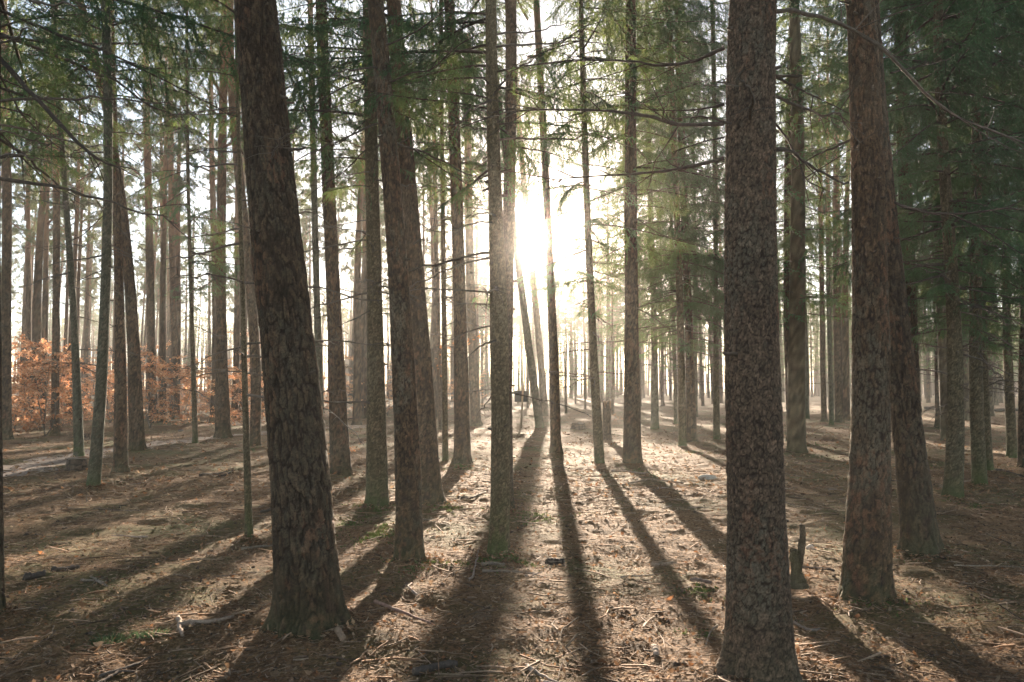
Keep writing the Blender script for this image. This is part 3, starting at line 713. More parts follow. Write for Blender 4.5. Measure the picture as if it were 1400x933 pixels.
for _ in range(6000):
    if nbg >= 345: break
    y = 19 + 116 * rb.random() ** .85; x = (rb.random() * 2 - 1) * (y * .70 + 4)
    px = CX + F * x / y
    if min((x - a) ** 2 + (y - b) ** 2 for a, b in PLACED) < (1.5 if px < 600 else 1.9) ** 2: continue
    if 696 < px < 726 and y < 60: continue
    if y < 34 and px < 1040 and not (px < 0 or px > 1400): continue
    if 36 < y < 113 and -4.4 < x - .041 * y < 4.0: continue      # open lane through which the low sun comes in
    spr = (px > 1040 and rb.random() < .75) or (820 < px <= 1040 and y < 60 and rb.random() < .45) or (px < 300 and rb.random() < .06)
    what = ('dark shaded spruce ' if px > 1000 else 'backlit spruce ') if spr else 'hazy distant pine ' if y > 70 else 'slim mid-distance pine '
    lab = what + gap(px); grp = what + 'trees ' + gap(px)
    lane = px < 640 and y > 48
    far_tree(x, y, spr, lab, grp, rb, lane); nbg += 1
for k in range(46):
    y = 114 + 26 * rb.random(); x = .041 * y + (rb.random() * 2 - 1) * 13; px = CX + F * x / y
    if min((x - a) ** 2 + (y - b) ** 2 for a, b in PLACED) < 1.2: continue
    far_tree(x, y, False, 'hazy distant pine ' + gap(px), 'hazy distant pine trees ' + gap(px), rb)

for k, (px, py) in enumerate([(697, 562), (676, 566), (722, 558), (774, 566), (800, 560), (752, 556), (838, 568), (787, 553), (660, 556), (708, 552), (815, 556), (765, 551)]):
    x, y = ground_at(px, py); h = (4.5 + 3.5 * rb.random()); q = k % 3
    t = empty('young_spruce', (x, y, tz(x, y) - .03), k * 1.3); tag(t, 'small young spruce in the bright glade under the sun', 'spruce tree', 'young spruces in the sunny glade')
    link('trunk', FAR[5 + k % 2][0], t, (0, 0, 0), (0, 0, 0), (.42, .42, h / 18)); link('crown', SPRUCE_LO[q], t, (0, 0, 0), (0, 0, 0), (.6, .6, h / (17, 18, 19)[q]))
# the far wood, one hazy mass behind the last trees one can tell apart
g = Geo(); rw = np.random.default_rng(91); tb, td = [], []
for k in range(1300):
    y = 142 + 80 * rw.random(); x = (rw.random() * 2 - 1) * (y * .78); H = 15.5 + 2.5 * rw.random(); r = .11 + .08 * rw.random(); z = tz(x, y)
    g.tube(np.array([(x, y, z - .2), (x + rw.normal(0, .15), y, z + H * .5), (x + rw.normal(0, .3), y, z + H)]), [r * 1.1, r * .8, .03], 6, 0, (.12, .08, .06))
    for q in range(26):
        f_ = rw.random() ** .8; zz_ = z + H * ((.55 if k % 4 else .12) + (.45 if k % 4 else .85) * f_); w = 1.7 * (1 - f_) + .3
        tb.append((x + rw.normal(0, w * .5), y + rw.normal(0, w * .5), zz_)); td.append(rw.normal(0, 1, 3) * [1, 1, .4])
tb, td = np.array(tb), np.array(td); td /= np.linalg.norm(td, axis=1)[:, None]
V, T, n = needles(tb, tb + td * .6, rw, 1., .55, .13, 5, .5)
g.add(V, T, 1, np.repeat(np.array((.055, .085, .045)) * (.6 + .8 * rw.random((n, 1))), 3, 0))
tag(link('forest', g.mesh('forest', [M_TWIG, M_PINE])), 'far wood dissolving in the bright haze behind all trunks', 'forest', None, 'stuff')

# ------------------------------------------------------------------ ground, path
def spaced(lo, fine0, fine1, hi, st, ratio):
    a = list(np.arange(fine0, fine1, st)); s = st
    while a[-1] < hi: s *= ratio; a.append(a[-1] + s)
    s = st; b = [a[0]]
    while b[-1] > lo: s *= ratio; b.append(b[-1] - s)
    return np.array(b[1:][::-1] + a)
gx = spaced(-700, -8, 8, 700, .045, 1.05); gy = spaced(-300, 2.5, 15, 900, .04, 1.04)
GX, GY = np.meshgrid(gx, gy)
GZ = terrain(GX, GY)
nx, ny = len(gx), len(gy)
i = np.arange(ny - 1)[:, None] * nx; j = np.arange(nx - 1)[None]
Q = np.stack([i + j, i + j + 1, i + nx + j + 1, i + nx + j], -1).reshape(-1, 4)
g_o = link('ground', make_mesh('ground', np.stack([GX, GY, GZ], -1).reshape(-1, 3), [Q], [M_GROUND]))
tag(g_o, 'brown forest floor of needles, leaves and moss', 'ground', None, 'structure')
pp = [ground_at(*p) for p in [(-200, 668), (0, 646), (60, 634), (130, 622), (200, 612), (300, 597), (420, 588), (520, 580)]]
P = np.array(pp); s = np.linspace(0, len(P) - 1, 60); C = np.stack([np.interp(s, np.arange(len(P)), P[:, k]) for k in (0, 1)], -1)
T = np.gradient(C, axis=0); T /= np.linalg.norm(T, axis=1)[:, None]; Nn = np.stack([-T[:, 1], T[:, 0]], -1)
W = np.linspace(-1, 1, 13)
wd = .75 + .25 * np.sin(np.arange(60) * .7)
PX = C[:, None] + Nn[:, None] * W[None, :, None] * wd[:, None, None]
PZ = terrain(PX[..., 0], PX[..., 1]) + .022 * (1 - W[None] ** 2) - .010
i = np.arange(59)[:, None] * 13; j = np.arange(12)[None]
Q = np.stack([i + j, i + 13 + j, i + 14 + j, i + 1 + j], -1).reshape(-1, 4)
tag(link('path', make_mesh('path', np.concatenate([PX, PZ[..., None]], -1).reshape(-1, 3), [Q], [path_mat()])), 'pale sandy footpath crossing the forest floor', 'path', None, 'structure')

# ------------------------------------------------------------------ litter
def scatter(n, y0, y1, seed, pw=1.7):
    r_ = np.random.default_rng(seed)
    u = r_.random(n); k = 1 - pw + 1
    y = (y0 ** k + u * (y1 ** k - y0 ** k)) ** (1 / k)
    x = (r_.random(n) * 2 - 1) * (y * .70 + 1.2)
    return x, y, r_
LC = np.array([(.29, .160, .085), (.36, .215, .12), (.21, .120, .066), (.38, .245, .145), (.13, .082, .048), (.44, .31, .20), (.33, .155, .070), (.24, .145, .078)])
def leaves(n, y0, y1, seed, size):
    x, y, r_ = scatter(n, y0, y1, seed)
    z = terrain(x, y) + .004 + .010 * r_.random(n)
    L_ = size * (.5 + .9 * r_.random(n)); Wd = L_ * (.3 + .35 * r_.random(n)); a = r_.random(n) * 6.28
    tilt = r_.normal(0, .32, n); roll = r_.normal(0, .4, n); curl = r_.normal(.12, .2, n) * L_
    U = np.stack([np.cos(a) * np.cos(tilt), np.sin(a) * np.cos(tilt), np.sin(tilt)], -1)
    S = np.stack([-np.sin(a) * np.cos(roll), np.cos(a) * np.cos(roll), np.sin(roll)], -1)
    c = np.stack([x, y, z + np.abs(np.sin(tilt)) * L_ * .4 + np.abs(np.sin(roll)) * Wd * .35], -1)
    up = np.array([0, 0, 1.])
    V = np.empty((n, 6, 3)); e = lambda q: q[:, None]
    V[:, 0] = c - U * e(L_ * .5) + up * e(curl); V[:, 1] = c - U * e(L_ * .12) - S * e(Wd * .5) + up * e(curl * .6)
    V[:, 2] = c + U * e(L_ * .2) - S * e(Wd * .38) + up * e(curl * .5); V[:, 3] = c + U * e(L_ * .5) + up * e(curl)
    V[:, 4] = c + U * e(L_ * .2) + S * e(Wd * .38) + up * e(curl * .5); V[:, 5] = c - U * e(L_ * .12) + S * e(Wd * .5) + up * e(curl * .6)
    b = np.arange(n)[:, None] * 6
    T_ = np.concatenate([b + [0, 1, 5], b + [1, 2, 5], b + [2, 4, 5], b + [2, 3, 4]])
    cc = LC[r_.integers(len(LC), size=n)] * (.48 + .62 * r_.random((n, 1)))
    return V.reshape(-1, 3), T_, np.repeat(cc, 6, 0)
def twigs(n, y0, y1, seed, ln, rad):
    x, y, r_ = scatter(n, y0, y1, seed)
    L_ = ln * (.3 + 1.2 * r_.random(n) ** 2); a = r_.random(n) * 6.28; R = rad * (.5 + .9 * r_.random(n))
    z = terrain(x, y) + R + .006 + .010 * r_.random(n)
    bend = r_.normal(0, .12, n); tl = r_.normal(0, .10, n)
    D = np.stack([np.cos(a), np.sin(a), tl], -1); S = np.stack([-np.sin(a), np.cos(a), 0 * a], -1)
    c = np.stack([x, y, z + np.abs(tl) * L_ * .4], -1)
    V = np.empty((n, 9, 3))
    for k, t in enumerate((-.5, .05, .5)):
        ctr = c + D * (L_ * t)[:, None] + S * (bend * L_ * (1 - 4 * t * t))[:, None]
        for q in range(3):
            th = q * 2.094 + .5
            V[:, k * 3 + q] = ctr + (S * math.cos(th) + np.array([0, 0, math.sin(th)])) * (R * (1, .95, .6)[k])[:, None]
    b = np.arange(n)[:, None] * 9; fs = []
    for k in (0, 3):
        for q in range(3): fs.append(b + [k + q, k + (q + 1) % 3, k + 3 + (q + 1) % 3, k + 3 + q])
    TC = np.array([(.18, .122, .080), (.11, .076, .050), (.28, .20, .14), (.22, .13, .075)])
    cc = TC[r_.integers(4, size=n)] * (.6 + .7 * r_.random((n, 1)))
    return V.reshape(-1, 3), np.concatenate(fs), np.repeat(cc, 9, 0)
g = Geo()
for a in ((30000, 2.6, 16, 51, .034), (24000, 12, 60, 52, .075), (26000, 2.6, 9, 53, .022), (1600, 2.6, 14, 531, .06)):
    V, T_, c = leaves(*a); g.add(V, T_, 0, c)
for mx, my, mr in MOUNDS:
    if my > 14: continue
    n = 260; r_ = np.random.default_rng(int(mx * 100) + 900); V, T_, c = leaves(n, 3, 4, int(my * 100), .04)
    cx_ = V.reshape(n, 6, 3).mean(1); a = r_.random(n) * 6.28; rr = mr * 1.15 + np.abs(r_.normal(0, .12, n)); nx_, ny_ = mx + rr * np.cos(a), my + rr * np.sin(a)
    new = np.stack([nx_, ny_, terrain(nx_, ny_) + .012 + .03 * r_.random(n) * np.exp(-(rr - mr) * 8)], -1)
    g.add((V.reshape(n, 6, 3) + (new - cx_)[:, None]).reshape(-1, 3), T_, 0, c)
tag(link('leaf_litter', g.mesh('leaf_litter', [M_LITTER], False)), 'dry brown leaves and bark flakes strewn over the forest floor', 'leaf litter', None, 'stuff')
g = Geo()
for a in ((16000, 2.6, 14, 54, .10, .0028), (30000, 2.6, 9, 55, .055, .0016), (7000, 10, 45, 56, .28, .007), (2200, 2.6, 16, 57, .26, .006)):
    V, T_, c = twigs(*a); g.add(V, T_, 0, c)
tag(link('twig_litter', g.mesh('twig_litter', [M_WOOD])), 'thin dry twigs and needles scattered over the forest floor', 'twigs', None, 'stuff')

# cones and bark lumps
x, y, r_ = scatter(3500, 2.7, 16, 58)
o6 = np.array([(1, 0, 0), (0, 1, 0), (-1, 0, 0), (0, -1, 0), (0, 0, 1), (0, 0, -1)], float)
f8 = np.array([(0, 1, 4), (1, 2, 4), (2, 3, 4), (3, 0, 4), (1, 0, 5), (2, 1, 5), (3, 2, 5), (0, 3, 5)])
s3 = (.006 + .016 * r_.random((3500, 1)) ** 2) * np.stack([.8 + r_.random(3500), .6 + .6 * r_.random(3500), .5 + .4 * r_.random(3500)], -1)
V = o6[None] * s3[:, None] * (1 + .3 * r_.normal(size=(3500, 6, 1)))
a = r_.random(3500) * 6.28; ca, sa = np.cos(a)[:, None], np.sin(a)[:, None]
V = np.stack([V[..., 0] * ca - V[..., 1] * sa, V[..., 0] * sa + V[..., 1] * ca, V[..., 2]], -1) + np.stack([x, y, terrain(x, y) + .006], -1)[:, None]
c = np.array((.10, .07, .05)) * (.5 + 1.1 * r_.random((3500, 1)))
g = Geo(); g.add(V.reshape(-1, 3), (np.arange(3500)[:, None, None] * 6 + f8).reshape(-1, 3), 0, np.repeat(c, 6, 0))
tag(link('bark_crumbs', g.mesh('bark_crumbs', [M_WOOD])), 'small cones and bark crumbs among the leaf litter', 'bark crumbs', None, 'stuff')

# moss cushions near the feet of trees
mossy = [(516, 690, .55, 1400), (560, 764, .40, 1200), (682, 756, .42, 1400), (515, 720, .6, 1200), (735, 700, .5, 900), (632, 640, .6, 500), (870, 640, .7, 500), (1250, 640, .7, 500),
         (1340, 690, .6, 400), (1115, 610, 1.2, 600), (1190, 812, .35, 600), (1245, 752, .4, 600), (415, 790, .3, 500), (985, 850, .3, 300), (950, 620, 1., 500), (345, 618, .7, 400), (30, 930, .3, 500),
         (960, 790, .18, 300), (480, 705, .4, 500), (610, 690, .5, 500), (230, 925, .25, 300), (1330, 640, .9, 500)]
g = Geo(); r_ = np.random.default_rng(71)
for px, py, rad, n in mossy:
    x0, y0 = ground_at(px, py); n = int(n * 1.6)
    rr = rad * np.abs(r_.normal(0, .55, n)); a = r_.random(n) * 6.28
    x = x0 + rr * np.cos(a) * (.8 + .5 * np.sin(a * 3 + px)); y = y0 + rr * np.sin(a)
    ok = vnoise(x / .12, y / .12, 72) > .38; x, y = x[ok], y[ok]; n = len(x)
    B0 = np.stack([x, y, terrain(x, y) - .002], -1)
    D = r_.normal(0, .6, (n, 3)); D[:, 2] = .9; D /= np.linalg.norm(D, axis=1)[:, None]
    ll = (.012 + .02 * r_.random(n))[:, None]; Wv = np.cross(D, r_.normal(size=(n, 3))); Wv /= np.linalg.norm(Wv, axis=1)[:, None]
    V = np.empty((n * 3, 3)); V[0::3] = B0 - Wv * ll * .35; V[1::3] = B0 + Wv * ll * .35; V[2::3] = B0 + D * ll
    g.add(V, np.arange(n * 3).reshape(-1, 3), 0, np.repeat(np.array((.10, .13, .04)) * (.6 + .8 * r_.random((n, 1))), 3, 0))
tag(link('moss', g.mesh('moss', [M_MOSS], False)), 'green moss cushions round the tree feet', 'moss', None, 'stuff')

# grass tufts
def tuft(px, py, label, n, seed, hgt=.07, rad=.07):
    x0, y0 = ground_at(px, py); r_ = np.random.default_rng(seed); g = Geo()
    a = r_.random(n) * 6.28; rr = rad * np.sqrt(r_.random(n)) * (1 + .6 * np.cos(a) ** 2)
    B0 = np.stack([rr * np.cos(a), rr * np.sin(a), 0 * a - .01], -1)
    D = np.stack([np.cos(a) * .5, np.sin(a) * .5, .8 + 0 * a], -1) + r_.normal(0, .3, (n, 3)); ll = (hgt * (.5 + .7 * r_.random(n)))[:, None]
    Wv = np.cross(D, r_.normal(size=(n, 3))); Wv /= np.linalg.norm(Wv, axis=1)[:, None]; w = .0018
    M_ = B0 + D * ll * .6; E = B0 + D * ll + np.stack([np.cos(a), np.sin(a), -.6 + 0 * a], -1) * ll * .35
    V = np.empty((n, 5, 3)); V[:, 0] = B0 - Wv * w; V[:, 1] = B0 + Wv * w; V[:, 2] = M_ - Wv * w; V[:, 3] = M_ + Wv * w; V[:, 4] = E
    b = np.arange(n)[:, None] * 5
    cc = np.repeat(np.array((.07, .11, .05)) * (.6 + .8 * r_.random((n, 1))), 5, 0)
    V = V.reshape(-1, 3); T_ = np.concatenate([b + [0, 1, 3], b + [0, 3, 2], b + [2, 3, 4]])
    g.add(V, T_, 0, cc)
    tag(link('grass_tuft', g.mesh('grass_tuft', [M_MOSS], False), None, (x0, y0, float(terrain(np.array([x0]), np.array([y0]))[0]))), label, 'grass tuft', 'grass tufts in the litter')
tuft(152, 858, 'larger rounded green grass tuft in dark leaf litter', 420, 1)
tuft(208, 856, 'smaller green grass tuft beside the forked pale branch', 300, 2, .06, .055)
tuft(8, 932, 'low grass patch at the frame edge in dark litter', 320, 3, .05, .09)

# ------------------------------------------------------------------ fallen wood
def stick(name, pts, r0, r1, label, group=None, c=(.17, .13, .10), forks=0, seed=0, cat='branch', lift=0.):
    r_ = np.random.default_rng(3000 + seed); P = np.array([ground_at(*p) for p in pts])
    n = 16; s = np.linspace(0, len(P) - 1, n); X = np.stack([np.interp(s, np.arange(len(P)), P[:, k]) for k in (0, 1)], -1)
    X[1:-1] = .25 * X[:-2] + .5 * X[1:-1] + .25 * X[2:]
    ll = np.linalg.norm(X[-1] - X[0]); X += np.cumsum(r_.normal(0, .006, (n, 2)), 0) * ll
    R = np.linspace(r0, r1, n) * (1 + .10 * r_.normal(size=n)) 
    Z = terrain(X[:, 0], X[:, 1]); Z = np.convolve(np.pad(Z, 3, 'edge'), np.ones(7) / 7, 'valid') + R * .75 + .012 + lift
    Q = np.column_stack([X, Z]); o0 = Q[0].copy(); Q = Q - o0
    g = Geo(); g.cap(Q, R, 9, 0, np.array(c) * (.85 + .3 * r_.random()))
    o = link(name, g.mesh(name, [M_WOOD]), None, o0)
    for k in range(forks):
        f_ = int(r_.integers(4, n - 3)); dv = Q[f_ + 1] - Q[f_]; dv /= np.linalg.norm(dv) + 1e-9
        sgn = r_.choice([-1, 1]); d2 = dv * .7 + np.array([-dv[1], dv[0], .25]) * sgn * .7; l2 = ll * (.15 + .25 * r_.random())
        q = np.linspace(0, 1, 6)[:, None]; P2 = Q[f_] + d2 * l2 * q + np.cumsum(r_.normal(0, .04, (6, 3)), 0) * l2 * q
        P2[:, 2] = np.maximum(P2[:, 2], Q[f_, 2] - .01)
        g2 = Geo(); g2.cap(P2, np.linspace(R[f_] * .55, R[f_] * .2, 6), 6, 0, c); link('side_twig', g2.mesh('side_twig', [M_WOOD]), o)
    return tag(o, label, cat, group)
FB = 'fallen_branch'
PALE = (.33, .26, .21); DK = (.07, .055, .045)
stick(FB, [(246, 846), (262, 843), (290, 845), (320, 838)], .020, .011, 'curved pale fallen branch with forked end across the sunlit streak', None, (.25, .185, .14), 1, 1)
stick(FB, [(244, 836), (250, 858)], .018, .012, 'short pale branch stub touching the curved pale fallen branch', None, (.25, .185, .14), 0, 2)
stick('log_piece', [(32, 789), (62, 786)], .030, .026, 'short dark bark-covered log piece lying in sunlit litter', None, DK, 0, 3, 'log')
stick('log_piece', [(72, 781), (108, 772)], .024, .018, 'dark knobbly stick end beside the short dark log piece', None, DK, 0, 4, 'log')
stick(FB, [(112, 790), (130, 791), (147, 799)], .010, .006, 'small grey forked twig lying beyond the grass tufts', None, (.24, .19, .15), 2, 5)
stick(FB, [(512, 818), (550, 827), (592, 842)], .016, .007, 'reddish stick lying aslant over the bright sunlit strip', None, (.28, .17, .13), 0, 6)
stick('log_piece', [(566, 908), (600, 900), (626, 896)], .024, .020, 'dark rotten branch piece at the edge of the sunlit strip', None, DK, 0, 7, 'log')
stick(FB, [(640, 784), (650, 776), (653, 758), (650, 742)], .010, .006, 'pale curved twig beside the mossy-footed spruce', None, PALE, 0, 8)
stick(FB, [(658, 764), (690, 764)], .018, .014, 'thick grey branch piece just before the mossy-footed spruce', None, (.15, .12, .09), 0, 9)
stick(FB, [(660, 775), (700, 777), (732, 775)], .012, .007, 'long straight grey stick before the mossy-footed spruce', None, (.22, .17, .13), 1, 10)
stick(FB, [(626, 678), (645, 679), (664, 670)], .022, .014, 'grey branch on the sunlit strip beyond the dark brown pine', None, (.2, .16, .12), 0, 11)
stick('log_piece', [(747, 757), (771, 759)], .036, .032, 'black charred log chunk lying in a trunk shadow', None, (.02, .017, .015), 0, 12, 'log')
stick(FB, [(890, 762), (923, 758)], .018, .013, 'short brown stick on lit litter between two trunk shadows', None, (.19, .14, .10), 0, 13)
stick(FB, [(944, 780), (974, 782)], .018, .016, 'short brown stick close to the massive scaly pine', None, (.14, .10, .08), 0, 14)
stick(FB, [(836, 641), (860, 642), (886, 645)], .022, .012, 'pale dead stick lying at the foot of the stout upright spruce', None, PALE, 0, 15)
stick(FB, [(1096, 763), (1120, 766), (1142, 771)], .014, .010, 'dark stick lying beside the forked mossy snag', None, DK, 0, 16)
stick(FB, [(272, 651), (288, 648), (305, 650), (317, 643)], .026, .012, 'crooked dark branch on open litter near the thin spruce pole', None, DK, 1, 17)
stick(FB, [(330, 738), (370, 733), (400, 731), (430, 730)], .013, .006, 'thin straight stick passing behind the thick leaning pine', None, (.2, .16, .12), 0, 18)
stick('log_piece', [(461, 862), (468, 870)], .022, .021, 'short cut stick end by the foot of the thick leaning pine', None, (.28, .19, .13), 0, 19, 'log')
stick('log_piece', [(894, 872), (898, 884)], .020, .018, 'small pale chip of wood standing out of brown litter', None, PALE, 0, 20, 'log')
stick('fallen_log', [(1262, 561), (1300, 562), (1345, 563), (1390, 562), (1440, 560)], .11, .085, 'long fallen log lying across the floor of the dark stand', None, (.09, .075, .06), 3, 21, 'log')
stick(FB, [(1085, 838), (1105, 845), (1120, 840)], .012, .008, 'grey stick near the foot of the massive scaly pine', None, (.2, .16, .13), 1, 22)
stick(FB, [(720, 905), (735, 912), (760, 926), (800, 931)], .012, .007, 'long pale stick on dark litter close to the frame bottom', None, (.25, .20, .16), 0, 23)
stick('log_piece', [(720, 903), (727, 911)], .014, .012, 'tiny pale sawn stick end on dark litter', None, PALE, 0, 24, 'log')
stick(FB, [(1335, 650), (1370, 645), (1400, 652)], .022, .012, 'dark branch lying beyond the spruce with the burl', None, DK, 2, 25)
stick(FB, [(850, 662), (890, 655), (940, 660)], .018, .010, 'slim stick on the lit floor beyond the stout upright spruce', None, (.2, .15, .11), 1, 26)
rs = np.random.default_rng(88)
for k in range(34):
    y = 3.6 + 14 * rs.random() ** 1.2; x = (rs.random() * 2 - 1) * (y * .62); a = rs.random() * 6.28; l_ = .15 + .5 * rs.random()
    if min((x - p) ** 2 + (y - q) ** 2 for p, q in PLACED) < .3: continue
    # world points back to rows: stick() takes pixels
    def topx(X, Y):
        v = np.array([X, Y, -CAMH]); fw = v[1] * cp + v[2] * sp; up_ = -v[1] * sp + v[2] * cp
        return CX + F * v[0] / fw, CY - F * up_ / fw
    p0 = topx(x, y); p1 = topx(x + l_ * math.cos(a), y + l_ * math.sin(a)); pm = topx(x + .5 * l_ * math.cos(a) + .04 * rs.normal(), y + .5 * l_ * math.sin(a) + .03 * rs.normal())
    stick(FB, [p0, pm, p1], .006 + .007 * rs.random(), .004, 'small loose stick ' + gap(p0[0]), 'small loose sticks ' + gap(p0[0]),
          [(.2, .16, .12), (.13, .10, .08), (.28, .22, .18)][k % 3], k % 2, 100 + k)

# ------------------------------------------------------------------ stumps, snag, stone, board
def stump(px, py, rad, h, label, seed, jag=0., cut=(.42, .33, .23), bark='pine'):
    x0, y0 = ground_at(px, py); r_ = np.random.default_rng(seed)
    o = empty('tree_stump', (x0, y0, tz(x0, y0) - .02)); tag(o, label, 'stump')
    n = 40; rows = 26; th = np.linspace(0, 2 * np.pi, n, endpoint=False); zz = np.linspace(-.08, 1, rows)
    TH, Zf = np.meshgrid(th, zz)
    top = h * (1 - jag * vnoise(TH / 6.283 * 9, TH * 0, seed, 9) ** 2); Z = Zf * np.where(Zf > 0, top, h)
    e, cid, _, dv = voronoi(TH / 6.283 * 11, Zf * h / .12, seed, 11)
    r = rad * (1 + .35 * np.exp(-np.maximum(Z, 0) / .09) * (.5 + .5 * np.sin(TH * 4 + seed))) + .012 * (sstep(.02, .3, e) * (.6 + .6 * cid) - .5)
    V = np.stack([r * np.cos(TH), r * np.sin(TH), Z], -1).reshape(-1, 3)
    i = np.arange(rows - 1)[:, None] * n; j = np.arange(n)[None]; k = (j + 1) % n
    Q = np.stack([i + j, i + k, i + n + k, i + n + j], -1).reshape(-1, 4)
    f_ = sstep(.02, .3, e).reshape(-1, 1); C = np.array((.03, .022, .016)) * (1 - f_) + np.array((.12, .085, .06)) * (.7 + .6 * cid.reshape(-1, 1)) * f_
    link('bark', make_mesh('stump_bark', V, [Q], [M_BARK], None, C), o)
    rr = np.linspace(1, 0.02, 8); last = V[-n:]
    Vt = np.concatenate([np.column_stack([last[:, :2] * q * .985, last[:, 2] - .006 - .03 * jag * (1 - q) * r_.random(n)]) for q in rr])
    i = np.arange(7)[:, None] * n; Qt = np.stack([i + j, i + k, i + n + k, i + n + j], -1).reshape(-1, 4)
    ct = np.repeat([np.array(cut) * (.7 + .3 * math.sin(q * 40)) for q in rr], n, 0)
    link('cut_top', make_mesh('stump_top', Vt, [Qt], [M_WOOD], None, ct), o)
    return o
stump(830, 603, .125, 1.22, 'tall broken brown stump behind the slender leaning spruce', 31, .35, (.3, .19, .11))
stump(105, 641, .17, .24, 'low sawn stump in front of the slender swept spruce', 32, .05)
stump(791, 586, .26, .26, 'low pale-topped stump in the sunlit clearing under the sun', 33, .1, (.5, .42, .33))
stump(118, 602, .12, .22, 'small dark stump on the sandy path edge', 34, .05, (.15, .11, .08))
# forked mossy snag behind the massive pine
x0, y0 = ground_at(1089, 796)
sn = empty('broken_snag', (x0, y0, tz(x0, y0) - .03)); tag(sn, 'forked mossy broken snag behind the massive scaly pine', 'snag')
pz = lambda px, py: at_depth(px, py, y0) - np.array([x0, y0, sn.location.z])
def rugged(name, P, R, sides, c, seed, parent):
    P = np.array(P); n = 34; q = np.linspace(0, len(P) - 1, n); Q_ = np.stack([np.interp(q, np.arange(len(P)), P[:, k]) for k in range(3)], -1)
    Rr = np.interp(q, np.arange(len(P)), R); Q_ = np.vstack([Q_, Q_[-1] - [0, 0, .012]]); Rr = np.append(Rr, Rr[-1] * .08)
    V, Fq = tube(Q_, Rr, sides); th = np.tile(np.arange(sides) / sides, len(Q_)); zz_ = V[:, 2]
    e, cid, _, dv = voronoi(th * 7, zz_ / .07, seed, 7)
    ctr = np.repeat(Q_, sides, 0); V = ctr + (V - ctr) * (1 + .22 * (sstep(0, .3, e) * (.5 + cid) - .6) + .5 * (vnoise(th * 4, zz_ / .1, seed, 4) - .5))[:, None]
    V[-3 * sides:, 2] -= .10 * vnoise(th[-3 * sides:] * 5, th[-3 * sides:] * 0, seed + 1, 5)
    C_ = np.array(c) * (.5 + .8 * cid[:, None])
    link(name, make_mesh(name, V, [Fq], [M_BARK], None, C_), parent)
rugged('trunk', [pz(1090, 802), pz(1089, 788), pz(1088, 768), pz(1086, 748)], [.085, .05, .042, .035], 22, (.10, .088, .05), 5, sn)
rugged('prong', [pz(1091, 782), pz(1095, 755), pz(1097, 735), pz(1097, 714)], [.035, .027, .024, .021], 12, (.11, .085, .055), 6, sn)
# pale stone
def stone(px, py, s, label, seed, c=(.5, .44, .37)):
    import bmesh
    x0, y0 = ground_at(px, py); bm = bmesh.new(); bmesh.ops.create_icosphere(bm, subdivisions=3, radius=1)
    for v in bm.verts:
        k = 1 + .35 * (float(vnoise(v.co.x * 1.5 + 7, v.co.y * 1.5 + v.co.z * 1.1, seed)) - .5)
        v.co = Vector((v.co.x * s[0] * k, v.co.y * s[1] * k, v.co.z * s[2] * k))
    me = bpy.data.meshes.new('stone'); bm.to_mesh(me); bm.free(); me.materials.append(M_STONE)
    a = me.attributes.new('tint', 'FLOAT_COLOR', 'POINT'); a.data.foreach_set('color', np.tile((*c, 1.), len(me.vertices)).astype(np.float32))
    me.polygons.foreach_set('use_smooth', [True] * len(me.polygons))
    tag(link('stone', me, None, (x0, y0, tz(x0, y0) + s[2] * .3)), label, 'stone')
stone(968, 655, (.17, .12, .07), 'pale flat stone glowing on the lit floor near the massive pine', 3)
stone(1108, 741, (.05, .05, .04), 'small pale stone near the forked mossy snag', 4)
stone(247, 588, (.1, .1, .06), 'small dark stone beyond the thin spruce pole', 5, (.1, .09, .08))

# board on a post
x0, y0 = ground_at(713, 583)
bd = empty('notice_board', (x0, y0, tz(x0, y0) - .05)); tag(bd, 'small dark board fixed to a thin wooden post', 'notice board')
def box(name, cx, cy_, cz, sx, sy, sz, m, parent, c=(.2, .15, .1), bev=.006):
    import bmesh
    bm = bmesh.new(); bmesh.ops.create_cube(bm, size=1)
    for v in bm.verts: v.co = Vector((v.co.x * sx, v.co.y * sy, v.co.z * sz))
    bmesh.ops.bevel(bm, geom=bm.edges[:], offset=bev, segments=2, affect='EDGES')
    me = bpy.data.meshes.new(name); bm.to_mesh(me); bm.free(); me.materials.append(m)
    a = me.attributes.new('tint', 'FLOAT_COLOR', 'POINT'); a.data.foreach_set('color', np.tile((*c, 1.), len(me.vertices)).astype(np.float32))
    return link(name, me, parent, (cx, cy_, cz))
pt = at_depth(715, 525, y0); pb = at_depth(712, 546, y0); ptop = at_depth(712, 533, y0)
box('post', .02, 0, pt[2] / 2, .075, .075, pt[2] + .1, M_WOOD, bd, (.26, .19, .12)).rotation_euler = (0, .045, 0)
bo = box('board', -.02, .07, (pb[2] + ptop[2]) / 2 + .05, .54, .06, (ptop[2] - pb[2]) * 1.15, M_BLACK, bd)
box('ledge', 0, -.01, -(ptop[2] - pb[2]) / 2 - .02, .50, .05, .025, M_WOOD, bo, (.1, .08, .06), .003)

